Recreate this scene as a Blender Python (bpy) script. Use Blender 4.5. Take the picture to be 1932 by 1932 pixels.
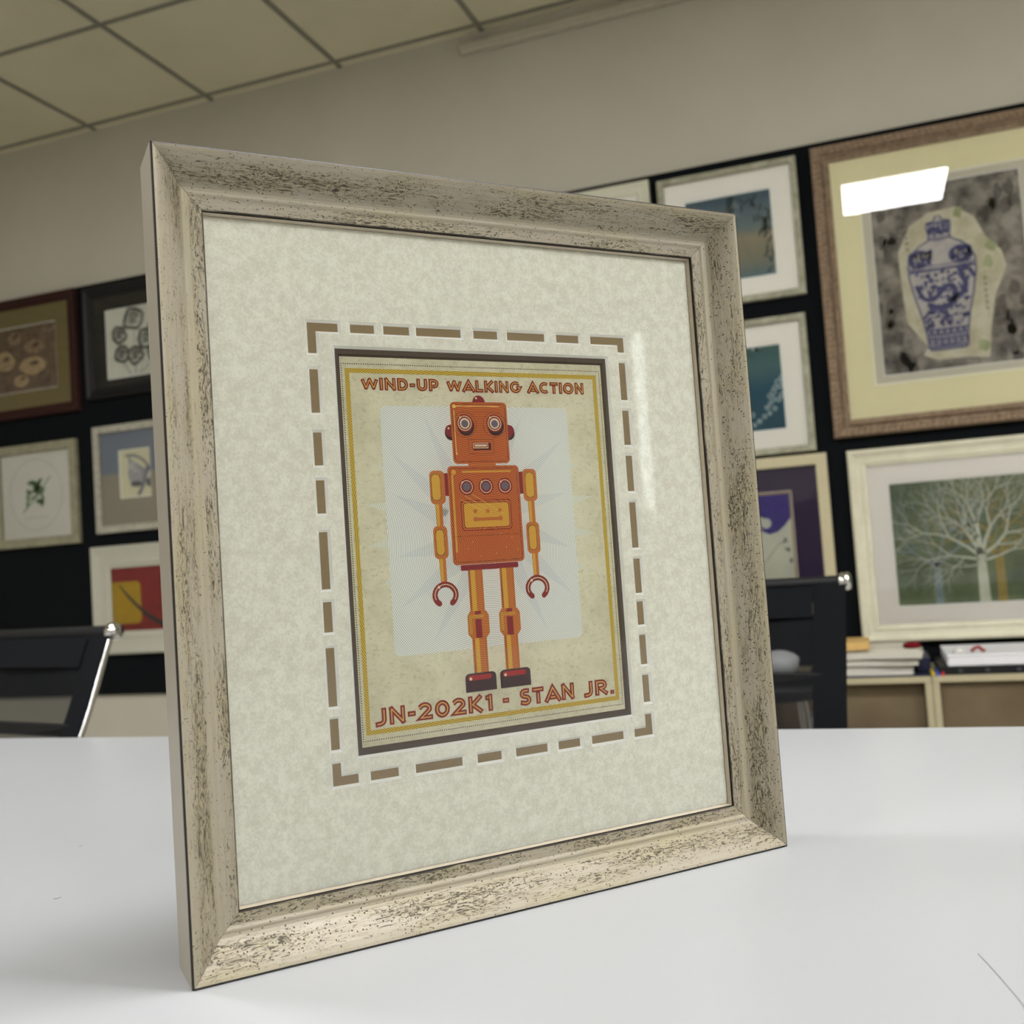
import bpy, math, random
from mathutils import Vector, Matrix
D = bpy.data
for o in list(D.objects): D.objects.remove(o)
SC = bpy.context.scene
COL = SC.collection
PI = math.pi
TT = 0.74            # table top height
# ---------------------------------------------------------------- camera
PITCH, ROLL, YAW, CAMH = 0.0546, -0.0686, -0.3369, TT + 0.2367
def cam_basis():
    f = Vector((0, math.cos(PITCH), math.sin(PITCH))); r = Vector((1, 0, 0)); u = r.cross(f)
    c, s = math.cos(ROLL), math.sin(ROLL)
    R = c*r + s*u; U = -s*r + c*u
    rot = Matrix.Rotation(-YAW, 3, 'Z')
    return rot @ R, rot @ U, rot @ f
R_, U_, F_ = cam_basis()
cam = D.cameras.new('camera'); co = D.objects.new('camera', cam); COL.objects.link(co)
m = Matrix(((R_.x, U_.x, -F_.x, 0), (R_.y, U_.y, -F_.y, 0), (R_.z, U_.z, -F_.z, CAMH), (0, 0, 0, 1)))
co.matrix_world = m
cam.sensor_width = 36; cam.sensor_height = 36; cam.sensor_fit = 'HORIZONTAL'
cam.lens = 1912.4/1932*36
cam.clip_start = 0.02; cam.clip_end = 50
cam.dof.use_dof = True; cam.dof.focus_distance = 0.74; cam.dof.aperture_fstop = 9.0
SC.camera = co
# ---------------------------------------------------------------- world, exposure
wd = D.worlds.new('world'); SC.world = wd; wd.use_nodes = True
wd.node_tree.nodes['Background'].inputs[0].default_value = (0.8, 0.85, 0.9, 1)
wd.node_tree.nodes['Background'].inputs[1].default_value = 0.02
vs = SC.view_settings
vs.view_transform = 'Standard'; vs.look = 'None'; vs.gamma = 1; vs.exposure = 1.10; vs.use_curve_mapping = False
LAMP = 27.0          # strength of the ceiling light panels

# ---------------------------------------------------------------- material helpers
def s2l(c):
    c = c/255.0
    return c/12.92 if c <= 0.04045 else ((c+0.055)/1.055)**2.4
KA = 0.86            # overall reflectance scale of the painted colours
def rgb(r, g, b): return (s2l(r)*KA, s2l(g)*KA, s2l(b)*KA, 1)
class NT:
    def __init__(s, name):
        s.m = D.materials.new(name); s.m.use_nodes = True; s.t = s.m.node_tree
        s.t.nodes.clear(); s.out = s.t.nodes.new('ShaderNodeOutputMaterial')
    def n(s, typ, **k):
        x = s.t.nodes.new(typ)
        for a, v in k.items():
            if a == 'ins':
                for i, val in v.items():
                    if hasattr(val, 'links') or isinstance(val, bpy.types.NodeSocket): s.t.links.new(val, x.inputs[i])
                    else: x.inputs[i].default_value = val
            else: setattr(x, a, v)
        return x
    def coord(s): return s.n('ShaderNodeTexCoord').outputs['Object']
    def mapping(s, scale, vec=None, loc=(0, 0, 0)):
        x = s.n('ShaderNodeMapping'); s.t.links.new(vec or s.coord(), x.inputs['Vector'])
        x.inputs['Scale'].default_value = scale; x.inputs['Location'].default_value = loc
        return x.outputs[0]
    def noise(s, scale, detail=4, rough=0.5, vec=None):
        x = s.n('ShaderNodeTexNoise'); s.t.links.new(vec or s.coord(), x.inputs['Vector'])
        x.inputs['Scale'].default_value = scale; x.inputs['Detail'].default_value = detail; x.inputs['Roughness'].default_value = rough
        return x.outputs['Fac']
    def ramp(s, fac, stops):
        x = s.n('ShaderNodeValToRGB'); s.t.links.new(fac, x.inputs[0]); e = x.color_ramp.elements
        e[0].position, e[0].color = stops[0][0], stops[0][1]
        e[1].position, e[1].color = stops[-1][0], stops[-1][1]
        for p, c in stops[1:-1]:
            q = e.new(p); q.color = c
        return x.outputs[0]
    def math(s, op, a, b=0.0, clamp=False):
        x = s.n('ShaderNodeMath', operation=op, use_clamp=clamp)
        for i, v in enumerate((a, b)):
            if isinstance(v, (int, float)): x.inputs[i].default_value = v
            else: s.t.links.new(v, x.inputs[i])
        return x.outputs[0]
    def mix(s, fac, a, b):
        x = s.n('ShaderNodeMix', data_type='RGBA')
        for i, v in ((0, fac), (6, a), (7, b)):
            if isinstance(v, (int, float, tuple)): x.inputs[i].default_value = v
            else: s.t.links.new(v, x.inputs[i])
        return x.outputs[2]
    def step(s, v, lo, hi):
        x = s.n('ShaderNodeMapRange', interpolation_type='SMOOTHSTEP'); s.t.links.new(v, x.inputs[0])
        x.inputs[1].default_value = lo; x.inputs[2].default_value = hi
        return x.outputs[0]
    def sep(s, vec=None):
        x = s.n('ShaderNodeSeparateXYZ'); s.t.links.new(vec or s.coord(), x.inputs[0]); return x.outputs
    def bsdf(s, color, rough=0.5, metal=0.0, spec=0.5, bump=None, bs=0.2, bd=0.001, coat=0.0):
        x = s.n('ShaderNodeBsdfPrincipled')
        for k, v in (('Base Color', color), ('Roughness', rough), ('Metallic', metal), ('Specular IOR Level', spec), ('Coat Weight', coat)):
            if isinstance(v, (int, float, tuple)): x.inputs[k].default_value = v
            else: s.t.links.new(v, x.inputs[k])
        if bump is not None:
            b = s.n('ShaderNodeBump'); b.inputs['Strength'].default_value = bs; b.inputs['Distance'].default_value = bd
            s.t.links.new(bump, b.inputs['Height']); s.t.links.new(b.outputs[0], x.inputs['Normal'])
        s.t.links.new(x.outputs[0], s.out.inputs[0])
        return x
_mc = {}
def plain(name, col, rough=0.5, metal=0.0, spec=0.5, var=0.06, scale=60, bs=0.0):
    """simple procedural material: base colour with a faint noise variation"""
    if name in _mc: return _mc[name]
    t = NT(name); f = t.noise(scale, 3)
    a = tuple(min(1, c*(1-var)) for c in col[:3])+(1,); b = tuple(min(1, c*(1+var)) for c in col[:3])+(1,)
    t.bsdf(t.ramp(f, [(0.3, a), (0.7, b)]), rough, metal, spec, f if bs else None, bs)
    _mc[name] = t.m; return t.m

# ---------------------------------------------------------------- mesh helpers
class MB:
    def __init__(s): s.v = []; s.f = []; s.mi = []; s.sm = []
    def face(s, pts, mi=0, smooth=False):
        b = len(s.v); s.v += [tuple(p) for p in pts]; s.f.append(tuple(range(b, b+len(pts)))); s.mi.append(mi); s.sm.append(smooth)
    def grid(s, rows, mi=0, smooth=True, closed_u=False, closed_v=False, flip=False):
        b = len(s.v); nu = len(rows); nv = len(rows[0])
        for r in rows: s.v += [tuple(p) for p in r]
        for i in range(nu if closed_u else nu-1):
            for j in range(nv if closed_v else nv-1):
                q = (b+i*nv+j, b+i*nv+(j+1) % nv, b+((i+1) % nu)*nv+(j+1) % nv, b+((i+1) % nu)*nv+j)
                s.f.append(q[::-1] if flip else q); s.mi.append(mi); s.sm.append(smooth)
    def box(s, a, b, mi=0, bev=0.0):
        (x0, y0, z0), (x1, y1, z1) = a, b
        if bev <= 0:
            p = [(x0,y0,z0),(x1,y0,z0),(x1,y1,z0),(x0,y1,z0),(x0,y0,z1),(x1,y0,z1),(x1,y1,z1),(x0,y1,z1)]
            k = len(s.v); s.v += p
            for q in ((0,3,2,1),(4,5,6,7),(0,1,5,4),(1,2,6,5),(2,3,7,6),(3,0,4,7)):
                s.f.append(tuple(k+i for i in q)); s.mi.append(mi); s.sm.append(False)
            return
        e = bev; k = len(s.v); idx = {}
        for ix, (X, sx) in enumerate(((x0, 1), (x1, -1))):
            for iy, (Y, sy) in enumerate(((y0, 1), (y1, -1))):
                for iz, (Z, sz) in enumerate(((z0, 1), (z1, -1))):
                    for ax in range(3):
                        p = [X+sx*e, Y+sy*e, Z+sz*e]; p[ax] = (X, Y, Z)[ax]
                        idx[(ix, iy, iz, ax)] = len(s.v); s.v.append(tuple(p))
        def add(l):
            # orient outward
            c = Vector(((x0+x1)/2, (y0+y1)/2, (z0+z1)/2)); P = [Vector(s.v[i]) for i in l]
            n = (P[1]-P[0]).cross(P[2]-P[0]); g = sum(P, Vector())/len(P)
            if n.dot(g-c) < 0: l = l[::-1]
            s.f.append(tuple(l)); s.mi.append(mi); s.sm.append(False)
        for i in (0, 1):
            add([idx[(i,0,0,0)], idx[(i,1,0,0)], idx[(i,1,1,0)], idx[(i,0,1,0)]])
            add([idx[(0,i,0,1)], idx[(1,i,0,1)], idx[(1,i,1,1)], idx[(0,i,1,1)]])
            add([idx[(0,0,i,2)], idx[(1,0,i,2)], idx[(1,1,i,2)], idx[(0,1,i,2)]])
        for i in (0, 1):
            for j in (0, 1):
                add([idx[(0,i,j,1)], idx[(1,i,j,1)], idx[(1,i,j,2)], idx[(0,i,j,2)]])
                add([idx[(i,0,j,0)], idx[(i,1,j,0)], idx[(i,1,j,2)], idx[(i,0,j,2)]])
                add([idx[(i,j,0,0)], idx[(i,j,1,0)], idx[(i,j,1,1)], idx[(i,j,0,1)]])
        for i in (0, 1):
            for j in (0, 1):
                for l in (0, 1): add([idx[(i,j,l,0)], idx[(i,j,l,1)], idx[(i,j,l,2)]])
    def tube(s, pts, r, n=12, mi=0, caps=True):
        pts = [Vector(p) for p in pts]; rs = r if isinstance(r, (list, tuple)) else [r]*len(pts); rows = []; up = None
        for i, p in enumerate(pts):
            d = (pts[min(i+1, len(pts)-1)]-pts[max(i-1, 0)]).normalized()
            if up is None: up = Vector((0, 0, 1)) if abs(d.z) < 0.9 else Vector((1, 0, 0))
            a = d.cross(up).normalized(); b = a.cross(d).normalized(); up = b
            rows.append([p+(a*math.cos(2*PI*k/n)+b*math.sin(2*PI*k/n))*rs[i] for k in range(n)])
        s.grid(rows, mi, True, closed_v=True)
        if caps: s.face(rows[0], mi); s.face(rows[-1][::-1], mi)
    def lathe(s, prof, n=32, c=(0, 0, 0), mi=0):
        rows = [[(c[0]+r*math.cos(2*PI*k/n), c[1]+r*math.sin(2*PI*k/n), c[2]+z) for k in range(n)] for r, z in prof]
        s.grid(rows, mi, True, closed_v=True, flip=True)
    def build(s, name, mats, parent=None, loc=(0, 0, 0), rot=(0, 0, 0)):
        me = D.meshes.new(name); me.from_pydata(s.v, [], s.f)
        for mm in (mats if isinstance(mats, (list, tuple)) else [mats]): me.materials.append(mm)
        me.polygons.foreach_set('material_index', s.mi); me.polygons.foreach_set('use_smooth', s.sm); me.update()
        o = D.objects.new(name, me); COL.objects.link(o); o.location = loc; o.rotation_euler = rot
        if parent: o.parent = parent
        return o
def thing(name, label, cat, loc=(0, 0, 0), rz=0, group=None):
    o = D.objects.new(name, None); COL.objects.link(o); o.location = loc; o.rotation_euler = (0, 0, rz)
    o['label'] = label; o['category'] = cat
    if group: o['group'] = group
    return o
def tag(o, label, cat, group=None, kind=None):
    o['label'] = label; o['category'] = cat
    if group: o['group'] = group
    if kind: o['kind'] = kind
    return o
def struct(o, label=None, cat=None):
    o['kind'] = 'structure'
    if label: o['label'] = label
    if cat: o['category'] = cat
    return o
def catmull(pts, n=8):
    P = [Vector(p) for p in pts]; P = [P[0]*2-P[1]]+P+[P[-1]*2-P[-2]]; out = []
    for i in range(1, len(P)-2):
        for k in range(n):
            t = k/n; a, b, c, d = P[i-1:i+3]
            out.append(0.5*((2*b)+(c-a)*t+(2*a-5*b+4*c-d)*t*t+(3*b-a-3*c+d)*t**3))
    out.append(P[-2]); return out

# ================================================================ STRUCTURE
DW = 3.4957; CEIL = TT+2.2519; XL, XR, YB = -6.2, 6.6, -3.6
G0, GN = -3.0121, 3.4457      # ceiling grid origin along the wall / first line before the wall
t = NT('wall_paint'); f = t.noise(3, 5); f2 = t.noise(350, 3)
t.bsdf(t.ramp(f, [(0.35, rgb(183, 178, 163)), (0.65, rgb(188, 183, 168))]), 0.7, bump=f2, bs=0.05); M_WALL = t.m
t = NT('ceiling_tile'); f = t.noise(2.3, 4); f2 = t.noise(400, 2)
t.bsdf(t.ramp(f, [(0.35, rgb(206, 199, 168)), (0.65, rgb(214, 207, 177))]), 0.85, bump=f2, bs=0.1); M_CEIL = t.m
M_TBAR = plain('ceiling_grid_metal', rgb(128, 126, 112), 0.5)
t = NT('floor_vinyl'); f = t.noise(14, 6)
t.bsdf(t.ramp(f, [(0.3, rgb(206, 202, 194)), (0.7, rgb(216, 212, 204))]), 0.45); M_FLOOR = t.m
def slab(name, a, b, m): q = MB(); q.box(a, b); return struct(q.build(name, m))
slab('floor', (XL, YB, -0.05), (XR, DW, 0), M_FLOOR)
slab('wall_back', (XL, DW, 0), (XR, DW+0.1, CEIL), M_WALL)
slab('wall_front', (XL, YB-0.1, 0), (XR, YB, CEIL), M_WALL)
slab('wall_left', (XL-0.1, YB, 0), (XL, DW, CEIL), M_WALL)
slab('wall_right', (XR, YB, 0), (XR+0.1, DW, CEIL), M_WALL)
q = MB(); q.box((XL, YB, CEIL), (XR, DW, CEIL+0.03)); struct(q.build('ceiling', M_CEIL))
# exposed T-bars of the suspended ceiling
q = MB(); bw, bh = 0.0095, 0.004
yy = GN
while yy > YB:
    q.box((XL, yy-bw, CEIL-bh), (XR, yy+bw, CEIL-0.0005)); yy -= 0.6
xx = G0-0.6*5
while xx < XR:
    if xx > XL: q.box((xx-bw, YB, CEIL-bh-0.001), (xx+bw, DW-0.002, CEIL-0.0006))
    xx += 0.6
struct(q.build('trim_1', M_TBAR))
# shallow cable trunking under the ceiling with a screw
q = MB(); q.box((-1.297, DW-0.032, TT+2.168), (3.6, DW-0.001, TT+2.207), bev=0.004)
q.box((-0.545, DW-0.034, TT+2.160), (-0.535, DW-0.028, TT+2.170))
struct(q.build('trim_2', plain('trunking_plastic', rgb(178, 173, 156), 0.5)))
for n_, (a, b) in {'baseboard_back': ((XL, DW-0.015, 0), (XR, DW-0.0005, 0.08)), 'baseboard_right': ((XR-0.015, YB, 0), (XR-0.0005, DW-0.02, 0.08))}.items():
    slab(n_, a, b, plain('baseboard', rgb(120, 110, 95), 0.5))
# ceiling LED panels: table one known by its reflection, most others unseen added fill ------------------------------------------------
t = NT('led_panel_glow'); e = t.n('ShaderNodeEmission'); e.inputs[0].default_value = (1.0, 1.0, 1.0, 1); e.inputs[1].default_value = LAMP
t.t.links.new(e.outputs[0], t.out.inputs[0]); M_LED = t.m
M_LEDF = plain('lamp_frame_white', rgb(225, 225, 222), 0.4)
def lamp_panel(x, y, label):
    r = thing('ceiling_light', label, 'ceiling light', (x, y, CEIL-0.016), 0, 'square light panels in the ceiling')
    q = MB(); q.box((-0.275, -0.275, 0), (0.275, 0.275, 0.004)); q.build('diffuser', M_LED, r)
    q = MB()
    for a, b in (((-0.29, -0.29, -0.002), (0.29, -0.275, 0.009)), ((-0.29, 0.275, -0.002), (0.29, 0.29, 0.009)), ((-0.29, -0.275, -0.002), (-0.275, 0.275, 0.009)), ((0.275, -0.275, -0.002), (0.29, 0.275, 0.009))): q.box(a, b)
    q.box((-0.27, -0.27, 0.006), (0.27, 0.27, 0.009))
    q.build('bezel', M_LEDF, r)
for (x, y, l) in ((0.288, 0.7457, 'square white light panel in the ceiling right above the white table'),
                  (2.688, 0.7457, 'square white light panel right of the one above the table'),
                  (4.488, 0.7457, 'added square fill light panel nearest the right wall'),  # unseen, added to lift the overall room light
                  (-2.112, 0.7457, 'added square fill light panel left of the one above the table'),  # unseen, added with the two rear left panels to raise the ambient light
                  (2.688, -1.654, 'added square fill light panel between the rear row and the front wall row'),  # unseen right rear panels, added to light the face of the mat
                  (2.688, -0.4543, 'added square fill light panel between the middle and rear rows'),
                  (-2.112, -1.654, 'added square fill light panel in the rear row, middle of three'),
                  (-4.512, -1.654, 'added square fill light panel in the rear row nearest the left wall'),
                  (2.688, -2.854, 'added square fill light panel right in front of the front wall')):
    lamp_panel(x, y, l)

# window with drawn blind on the right wall, a slit of daylight beside it
t = NT('daylight_slit'); e = t.n('ShaderNodeEmission'); e.inputs[0].default_value = (.95, 1.0, 1.0, 1); e.inputs[1].default_value = 2.2; t.t.links.new(e.outputs[0], t.out.inputs[0]); M_DAY = t.m
WX = XR
q = MB(); q.box((WX-.03, -1.42, TT+.55), (WX-.0005, -1.36, TT+2.0)); q.box((WX-.03, -.16, TT+.55), (WX-.0005, -.10, TT+2.0)); q.box((WX-.03, -1.36, TT+1.94), (WX-.0005, -.16, TT+2.0)); q.box((WX-.06, -1.36, TT+.55), (WX-.0005, -.16, TT+.60))
q.box((WX-.020, -1.36, TT+.60), (WX-.012, -.245, TT+1.94), 1); q.box((WX-.006, -1.36, TT+.60), (WX-.002, -.16, TT+1.94), 2)
struct(q.build('window_1', [plain('window_paint', rgb(190, 186, 176), .5), plain('blind_fabric', rgb(196, 190, 172), .8), M_DAY]))

# black display board on the wall -----------------------------------
t = NT('black_felt'); f = t.noise(900, 2); t.bsdf(t.ramp(f, [(0.3, (0.0016, 0.0022, 0.0030, 1)), (0.7, (0.0032, 0.0042, 0.0055, 1))]), 0.95, spec=0.15, bump=f, bs=0.2); M_FELT = t.m
BF = DW-0.02
q = MB(); q.box((-5.2, BF, TT-0.181), (3.2, DW-0.0005, TT+1.5735), bev=0.002)
tag(q.build('display_board', M_FELT), 'wide black felt-covered display board fixed to the back wall', 'display board')

# ================================================================ TABLE
t = NT('white_table_laminate'); f = t.noise(1.6, 3); f2 = t.noise(240, 2)
t.bsdf(t.ramp(f, [(0.35, rgb(170, 172, 175)), (0.65, rgb(174, 176, 178))]), 0.32, spec=0.45, bump=f2, bs=0.01, bd=0.0005); M_TAB = t.m
tb = thing('meeting_table', 'large white glossy meeting table the taupe frame stands on', 'table', (0, 0, 0))
q = MB(); q.box((-2.3, -0.45, TT-0.028), (1.95, 1.3868, TT), bev=0.0018); q.build('tabletop', M_TAB, tb)
for x in (-2.2, 1.85):
    for y in (-0.3, 1.22):
        q = MB(); q.box((x-0.03, y-0.03, 0), (x+0.03, y+0.03, TT-0.0285), bev=0.003); q.build('leg', plain('table_leg_metal', rgb(190, 190, 190), 0.35, 0.6), tb)
q = MB()
for y in (-0.3, 1.22): q.box((-2.168, y-0.015, TT-0.075), (1.818, y+0.015, TT-0.0285))
q.build('apron', plain('table_leg_metal', rgb(190, 190, 190), 0.35, 0.6), tb)

# ================================================================ THE MAIN FRAME
FW, FH = 0.460, 0.5153
FX, FY, FYAW = -0.3981, 0.5089, 0.8126
def M(*p): return tuple(v/1000.0 for v in p)
# distressed champagne moulding (object x runs along the rail, z across it)
def wood(name, seed):
    t = NT(name); c = t.coord(); x, y, z = t.sep(c)
    lc = (seed*3.1, seed*1.7, seed*2.3)
    grain = t.noise(1, 6, 0.65, t.mapping((40, 260, 620), c, lc))       # streaks along the rail
    swirl = t.noise(1, 4, 0.6, t.mapping((14, 60, 60), c, lc))
    warp = t.n('ShaderNodeVectorMath', operation='ADD'); t.t.links.new(t.mapping((190, 1050, 1050), c, lc), warp.inputs[0])
    wn = t.n('ShaderNodeTexNoise'); t.t.links.new(t.mapping((22, 60, 60), c), wn.inputs['Vector']); wn.inputs['Scale'].default_value = 1.0
    sc = t.n('ShaderNodeVectorMath', operation='SCALE'); t.t.links.new(wn.outputs['Color'], sc.inputs[0]); sc.inputs[3].default_value = 16.0
    t.t.links.new(sc.outputs[0], warp.inputs[1])
    crack = t.noise(1, 5, 0.7, warp.outputs[0])
    vor = t.n('ShaderNodeTexVoronoi'); t.t.links.new(t.mapping((420, 10, 520), c, lc), vor.inputs['Vector']); vor.inputs['Scale'].default_value = 1.0
    vr, vg, vb = t.sep(vor.outputs['Color'])
    pock = t.n('ShaderNodeTexNoise'); t.t.links.new(t.mapping((500, 1100, 1100), c, lc), pock.inputs['Vector']); pock.inputs['Scale'].default_value = 1.0; pock.inputs['Detail'].default_value = 2
    # band masks across the moulding: worn slope and worn inner flat, clean ridge between
    band1 = t.math('MULTIPLY', t.step(z, -0.001, 0.010), t.math('SUBTRACT', 1.0, t.step(z, 0.0175, 0.0205)))
    band2 = t.math('MULTIPLY', t.step(z, 0.0245, 0.0265), t.math('SUBTRACT', 1.0, t.step(z, 0.0335, 0.0338)))
    band = t.math('ADD', t.math('MULTIPLY', band1, 0.95), t.math('MULTIPLY', band2, 0.85), True)
    dens = t.math('MULTIPLY', band, t.math('ADD', t.math('MULTIPLY', t.step(swirl, 0.33, 0.62), 0.78), 0.20))
    thr = t.math('ADD', crack, t.math('MULTIPLY', dens, 0.135))
    dark = t.step(thr, 0.625, 0.675)
    spk0 = t.step(t.math('ADD', pock.outputs['Fac'], t.math('MULTIPLY', dens, 0.10)), 0.72, 0.77)
    rad = t.math('MULTIPLY', t.math('ADD', 0.10, t.math('MULTIPLY', vg, 0.14)), t.step(t.math('ADD', vr, t.math('MULTIPLY', t.math('ADD', band, dens), 0.24)), 0.74, 0.80))
    dot = t.math('SUBTRACT', 1.0, t.step(t.math('SUBTRACT', vor.outputs['Distance'], rad), -0.02, 0.05))
    spk = t.math('MAXIMUM', spk0, t.math('MULTIPLY', dot, t.step(rad, 0.02, 0.06)))
    soft = t.math('MULTIPLY', dens, t.step(grain, 0.42, 0.68))
    edge = t.math('MULTIPLY', t.math('SUBTRACT', 1.0, t.step(z, 0.0004, 0.0016)), t.step(grain, 0.38, 0.55))
    edge2 = t.math('MULTIPLY', t.step(z, 0.0327, 0.0334), t.step(grain, 0.30, 0.5))
    base = t.mix(t.step(swirl, 0.35, 0.7), rgb(158, 150, 134), rgb(158, 149, 122))
    base = t.mix(t.math('MULTIPLY', t.step(grain, 0.3, 0.75), 0.35), base, rgb(136, 126, 102))
    base = t.mix(t.math('MULTIPLY', soft, 0.5), base, rgb(104, 91, 66))
    mk = t.math('MAXIMUM', t.math('MAXIMUM', t.math('MULTIPLY', dark, 0.85), t.math('MULTIPLY', spk, 0.9)), t.math('MAXIMUM', t.math('MULTIPLY', edge, 0.9), edge2))
    colr = t.mix(mk, base, rgb(40, 33, 26))
    h = t.math('SUBTRACT', t.math('MULTIPLY', grain, 0.25), mk)
    t.bsdf(colr, t.math('ADD', t.math('MULTIPLY', mk, 0.3), 0.47), 0.08, 0.45, h, 0.3, 0.0004)
    return t.m
t = NT('frame_side_finish'); g_ = t.noise(1, 5, 0.6, t.mapping((12, 900, 500))); g2 = t.noise(1, 3, 0.5, t.mapping((9, 40, 40)))
t.bsdf(t.mix(g_, rgb(158, 150, 134), rgb(176, 168, 152)), 0.42, 0.25, 0.5, g_, 0.1, 0.0003); M_SIDE = t.m
M_EDGE = plain('dark_worn_edge', rgb(38, 31, 28), 0.5, 0, 0.3, 0.4, 900)
M_BACK = plain('frame_back_wood', rgb(120, 95, 70), 0.8)
PROF = [(0.0, 0.046, 's'), (0.0, 0.0016, 'e'), (0.0004, 0.0004, 'e'), (0.0013, 0.0, 'f'), (0.0030, 0.0007, 'f'), (0.0060, 0.0031, 'f'), (0.0095, 0.0066, 'f'), (0.0130, 0.0104, 'f'),
        (0.0160, 0.0140, 'f'), (0.0185, 0.0170, 'f'), (0.0203, 0.0186, 'f'), (0.0220, 0.0191, 'f'), (0.0235, 0.0191, 'f'), (0.0245, 0.0194, 'f'), (0.0252, 0.0200, 'f'), (0.0262, 0.0205, 'f'),
        (0.0332, 0.0211, 'f'), (0.0338, 0.0214, 'e'), (0.0338, 0.0236, 'b'), (0.0290, 0.0240, 'b'), (0.0290, 0.046, 'b')]
MAIN = thing('picture_frame', 'large distressed taupe picture frame with robot print standing on the white table', 'picture frame', (FX, FY, TT+0.0002), FYAW)
def rail(L, mats):
    q = MB(); gap = 0.00013
    rows = [[(w+gap, d, w), (L-w-gap, d, w)] for w, d, k in PROF]
    mi = {'f': 0, 's': 1, 'e': 2, 'b': 3}
    for i in range(len(PROF)-1):
        k = mi[PROF[i][2]]; a, b = rows[i], rows[i+1]; n = 24
        for j in range(n):
            u0, u1 = j/n, (j+1)/n
            l = lambda r, u: tuple(r[0][c]*(1-u)+r[1][c]*u for c in range(3))
            q.face([l(a, u0), l(a, u1), l(b, u1), l(b, u0)][::1], k, False)
    q.face([rows[-1][0], rows[-1][1], rows[0][1], rows[0][0]], 3)
    for e in (0, 1): q.face([r[e] for r in (rows if e else rows[::-1])], 2)
    return q
for (L, loc, ry, sd) in ((FW, (0, 0, 0), 0, 1), (FW, (FW, 0, FH), PI, 2), (FH, (0, 0, FH), PI/2, 3), (FH, (FW, 0, 0), -PI/2, 4)):
    q = rail(L, None)
    q.build('frame_rail', [wood('distressed_champagne_%s' % 'abcd'[sd-1], sd), M_SIDE, M_EDGE, M_BACK], MAIN, loc, (0, ry, 0))
# slim inner fillet
q = MB(); M_FIL = plain('champagne_fillet', rgb(190, 178, 158), 0.38, 0.3, 0.5, 0.05, 300)
def ring_strip(q, w0, d0, w1, d1, W, H, mi=0, z0=0):
    A = [(w0, d0, w0), (W-w0, d0, w0), (W-w0, d0, H-w0), (w0, d0, H-w0)]; B = [(w1, d1, w1), (W-w1, d1, w1), (W-w1, d1, H-w1), (w1, d1, H-w1)]
    for i in range(4): q.face([A[i], A[(i+1) % 4], B[(i+1) % 4], B[i]], mi)
ring_strip(q, 0.0338, 0.0236, 0.0342, 0.0234, FW, FH, 1); ring_strip(q, 0.0342, 0.0234, 0.0350, 0.0262, FW, FH); ring_strip(q, 0.0350, 0.0262, 0.0350, 0.0274, FW, FH)
q.build('inner_fillet', [M_FIL, M_EDGE], MAIN)
# glass
def glass_mat(name, ior=1.5, gloss=(1, 1, 1, 1)):
    t = NT(name); fr = t.n('ShaderNodeFresnel'); fr.inputs[0].default_value = ior
    tr = t.n('ShaderNodeBsdfTransparent'); tr.inputs[0].default_value = (0.985, 0.99, 0.985, 1)
    gl = t.n('ShaderNodeBsdfGlossy'); gl.inputs['Roughness'].default_value = 0.0; gl.inputs['Color'].default_value = gloss
    nz = t.noise(4, 1); bp = t.n('ShaderNodeBump'); bp.inputs['Strength'].default_value = 0.02; bp.inputs['Distance'].default_value = 0.002
    t.t.links.new(nz, bp.inputs['Height']); t.t.links.new(bp.outputs[0], gl.inputs['Normal'])
    mx = t.n('ShaderNodeMixShader'); t.t.links.new(fr.outputs[0], mx.inputs[0]); t.t.links.new(tr.outputs[0], mx.inputs[1]); t.t.links.new(gl.outputs[0], mx.inputs[2])
    t.t.links.new(mx.outputs[0], t.out.inputs[0]); return t.m
M_GLASS = glass_mat('picture_glass')
t = NT('glass_clear'); tr = t.n('ShaderNodeBsdfTransparent'); tr.inputs[0].default_value = (0.99, 0.995, 0.99, 1); t.t.links.new(tr.outputs[0], t.out.inputs[0]); M_CLEAR = t.m
def pane(q, x0, z0, x1, z1, y, th):
    q.box((x0, y, z0), (x1, y+th, z1), 1)
    # front face carries the reflection
    for i, fc in enumerate(q.f[-6:]):
        if all(abs(q.v[k][1]-y) < 1e-7 for k in fc): q.mi[len(q.f)-6+i] = 0
q = MB(); pane(q, 0.0352, 0.0352, FW-0.0352, FH-0.0352, 0.0270, 0.0008); q.build('glass', [M_GLASS, M_CLEAR], MAIN)
# mat board with cut dashes
t = NT('marbled_mat'); c = t.coord(); n1 = t.noise(110, 6, 0.72); n2 = t.noise(620, 4, 0.75)
t.bsdf(t.mix(t.step(t.math('ADD', t.math('MULTIPLY', n1, 0.55), t.math('MULTIPLY', n2, 0.45)), 0.40, 0.60), rgb(232, 229, 215), rgb(252, 251, 240)), 0.8, spec=0.2, bump=n2, bs=0.03); M_MAT = t.m
M_CORE = plain('mat_white_core', (.95, .95, .93, 1), 0.8, 0, 0.2, 0.01)
M_LOW = plain('brown_mat', rgb(150, 130, 100), 0.85, 0, 0.2, 0.05, 500)
M_DRK = plain('dark_taupe_mat', rgb(92, 80, 72), 0.85, 0, 0.2, 0.04, 300)
holes = []
def rect(a, b, c, d): return [(a, b), (c, b), (c, d), (a, d)]
b_ = 0.9                                                   # bevel added outside the measured floor openings
u0, u1, v0, v1 = 101.0, 359.0, 99.0, 413.2; w_ = 5.9
for a, b in ((131.8, 149.3), (156.3, 175.7), (181.2, 216.3), (226.8, 246.3), (254.7, 286.7), (297.4, 317.1)): holes.append(rect(a, v1-w_, b, v1))
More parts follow.
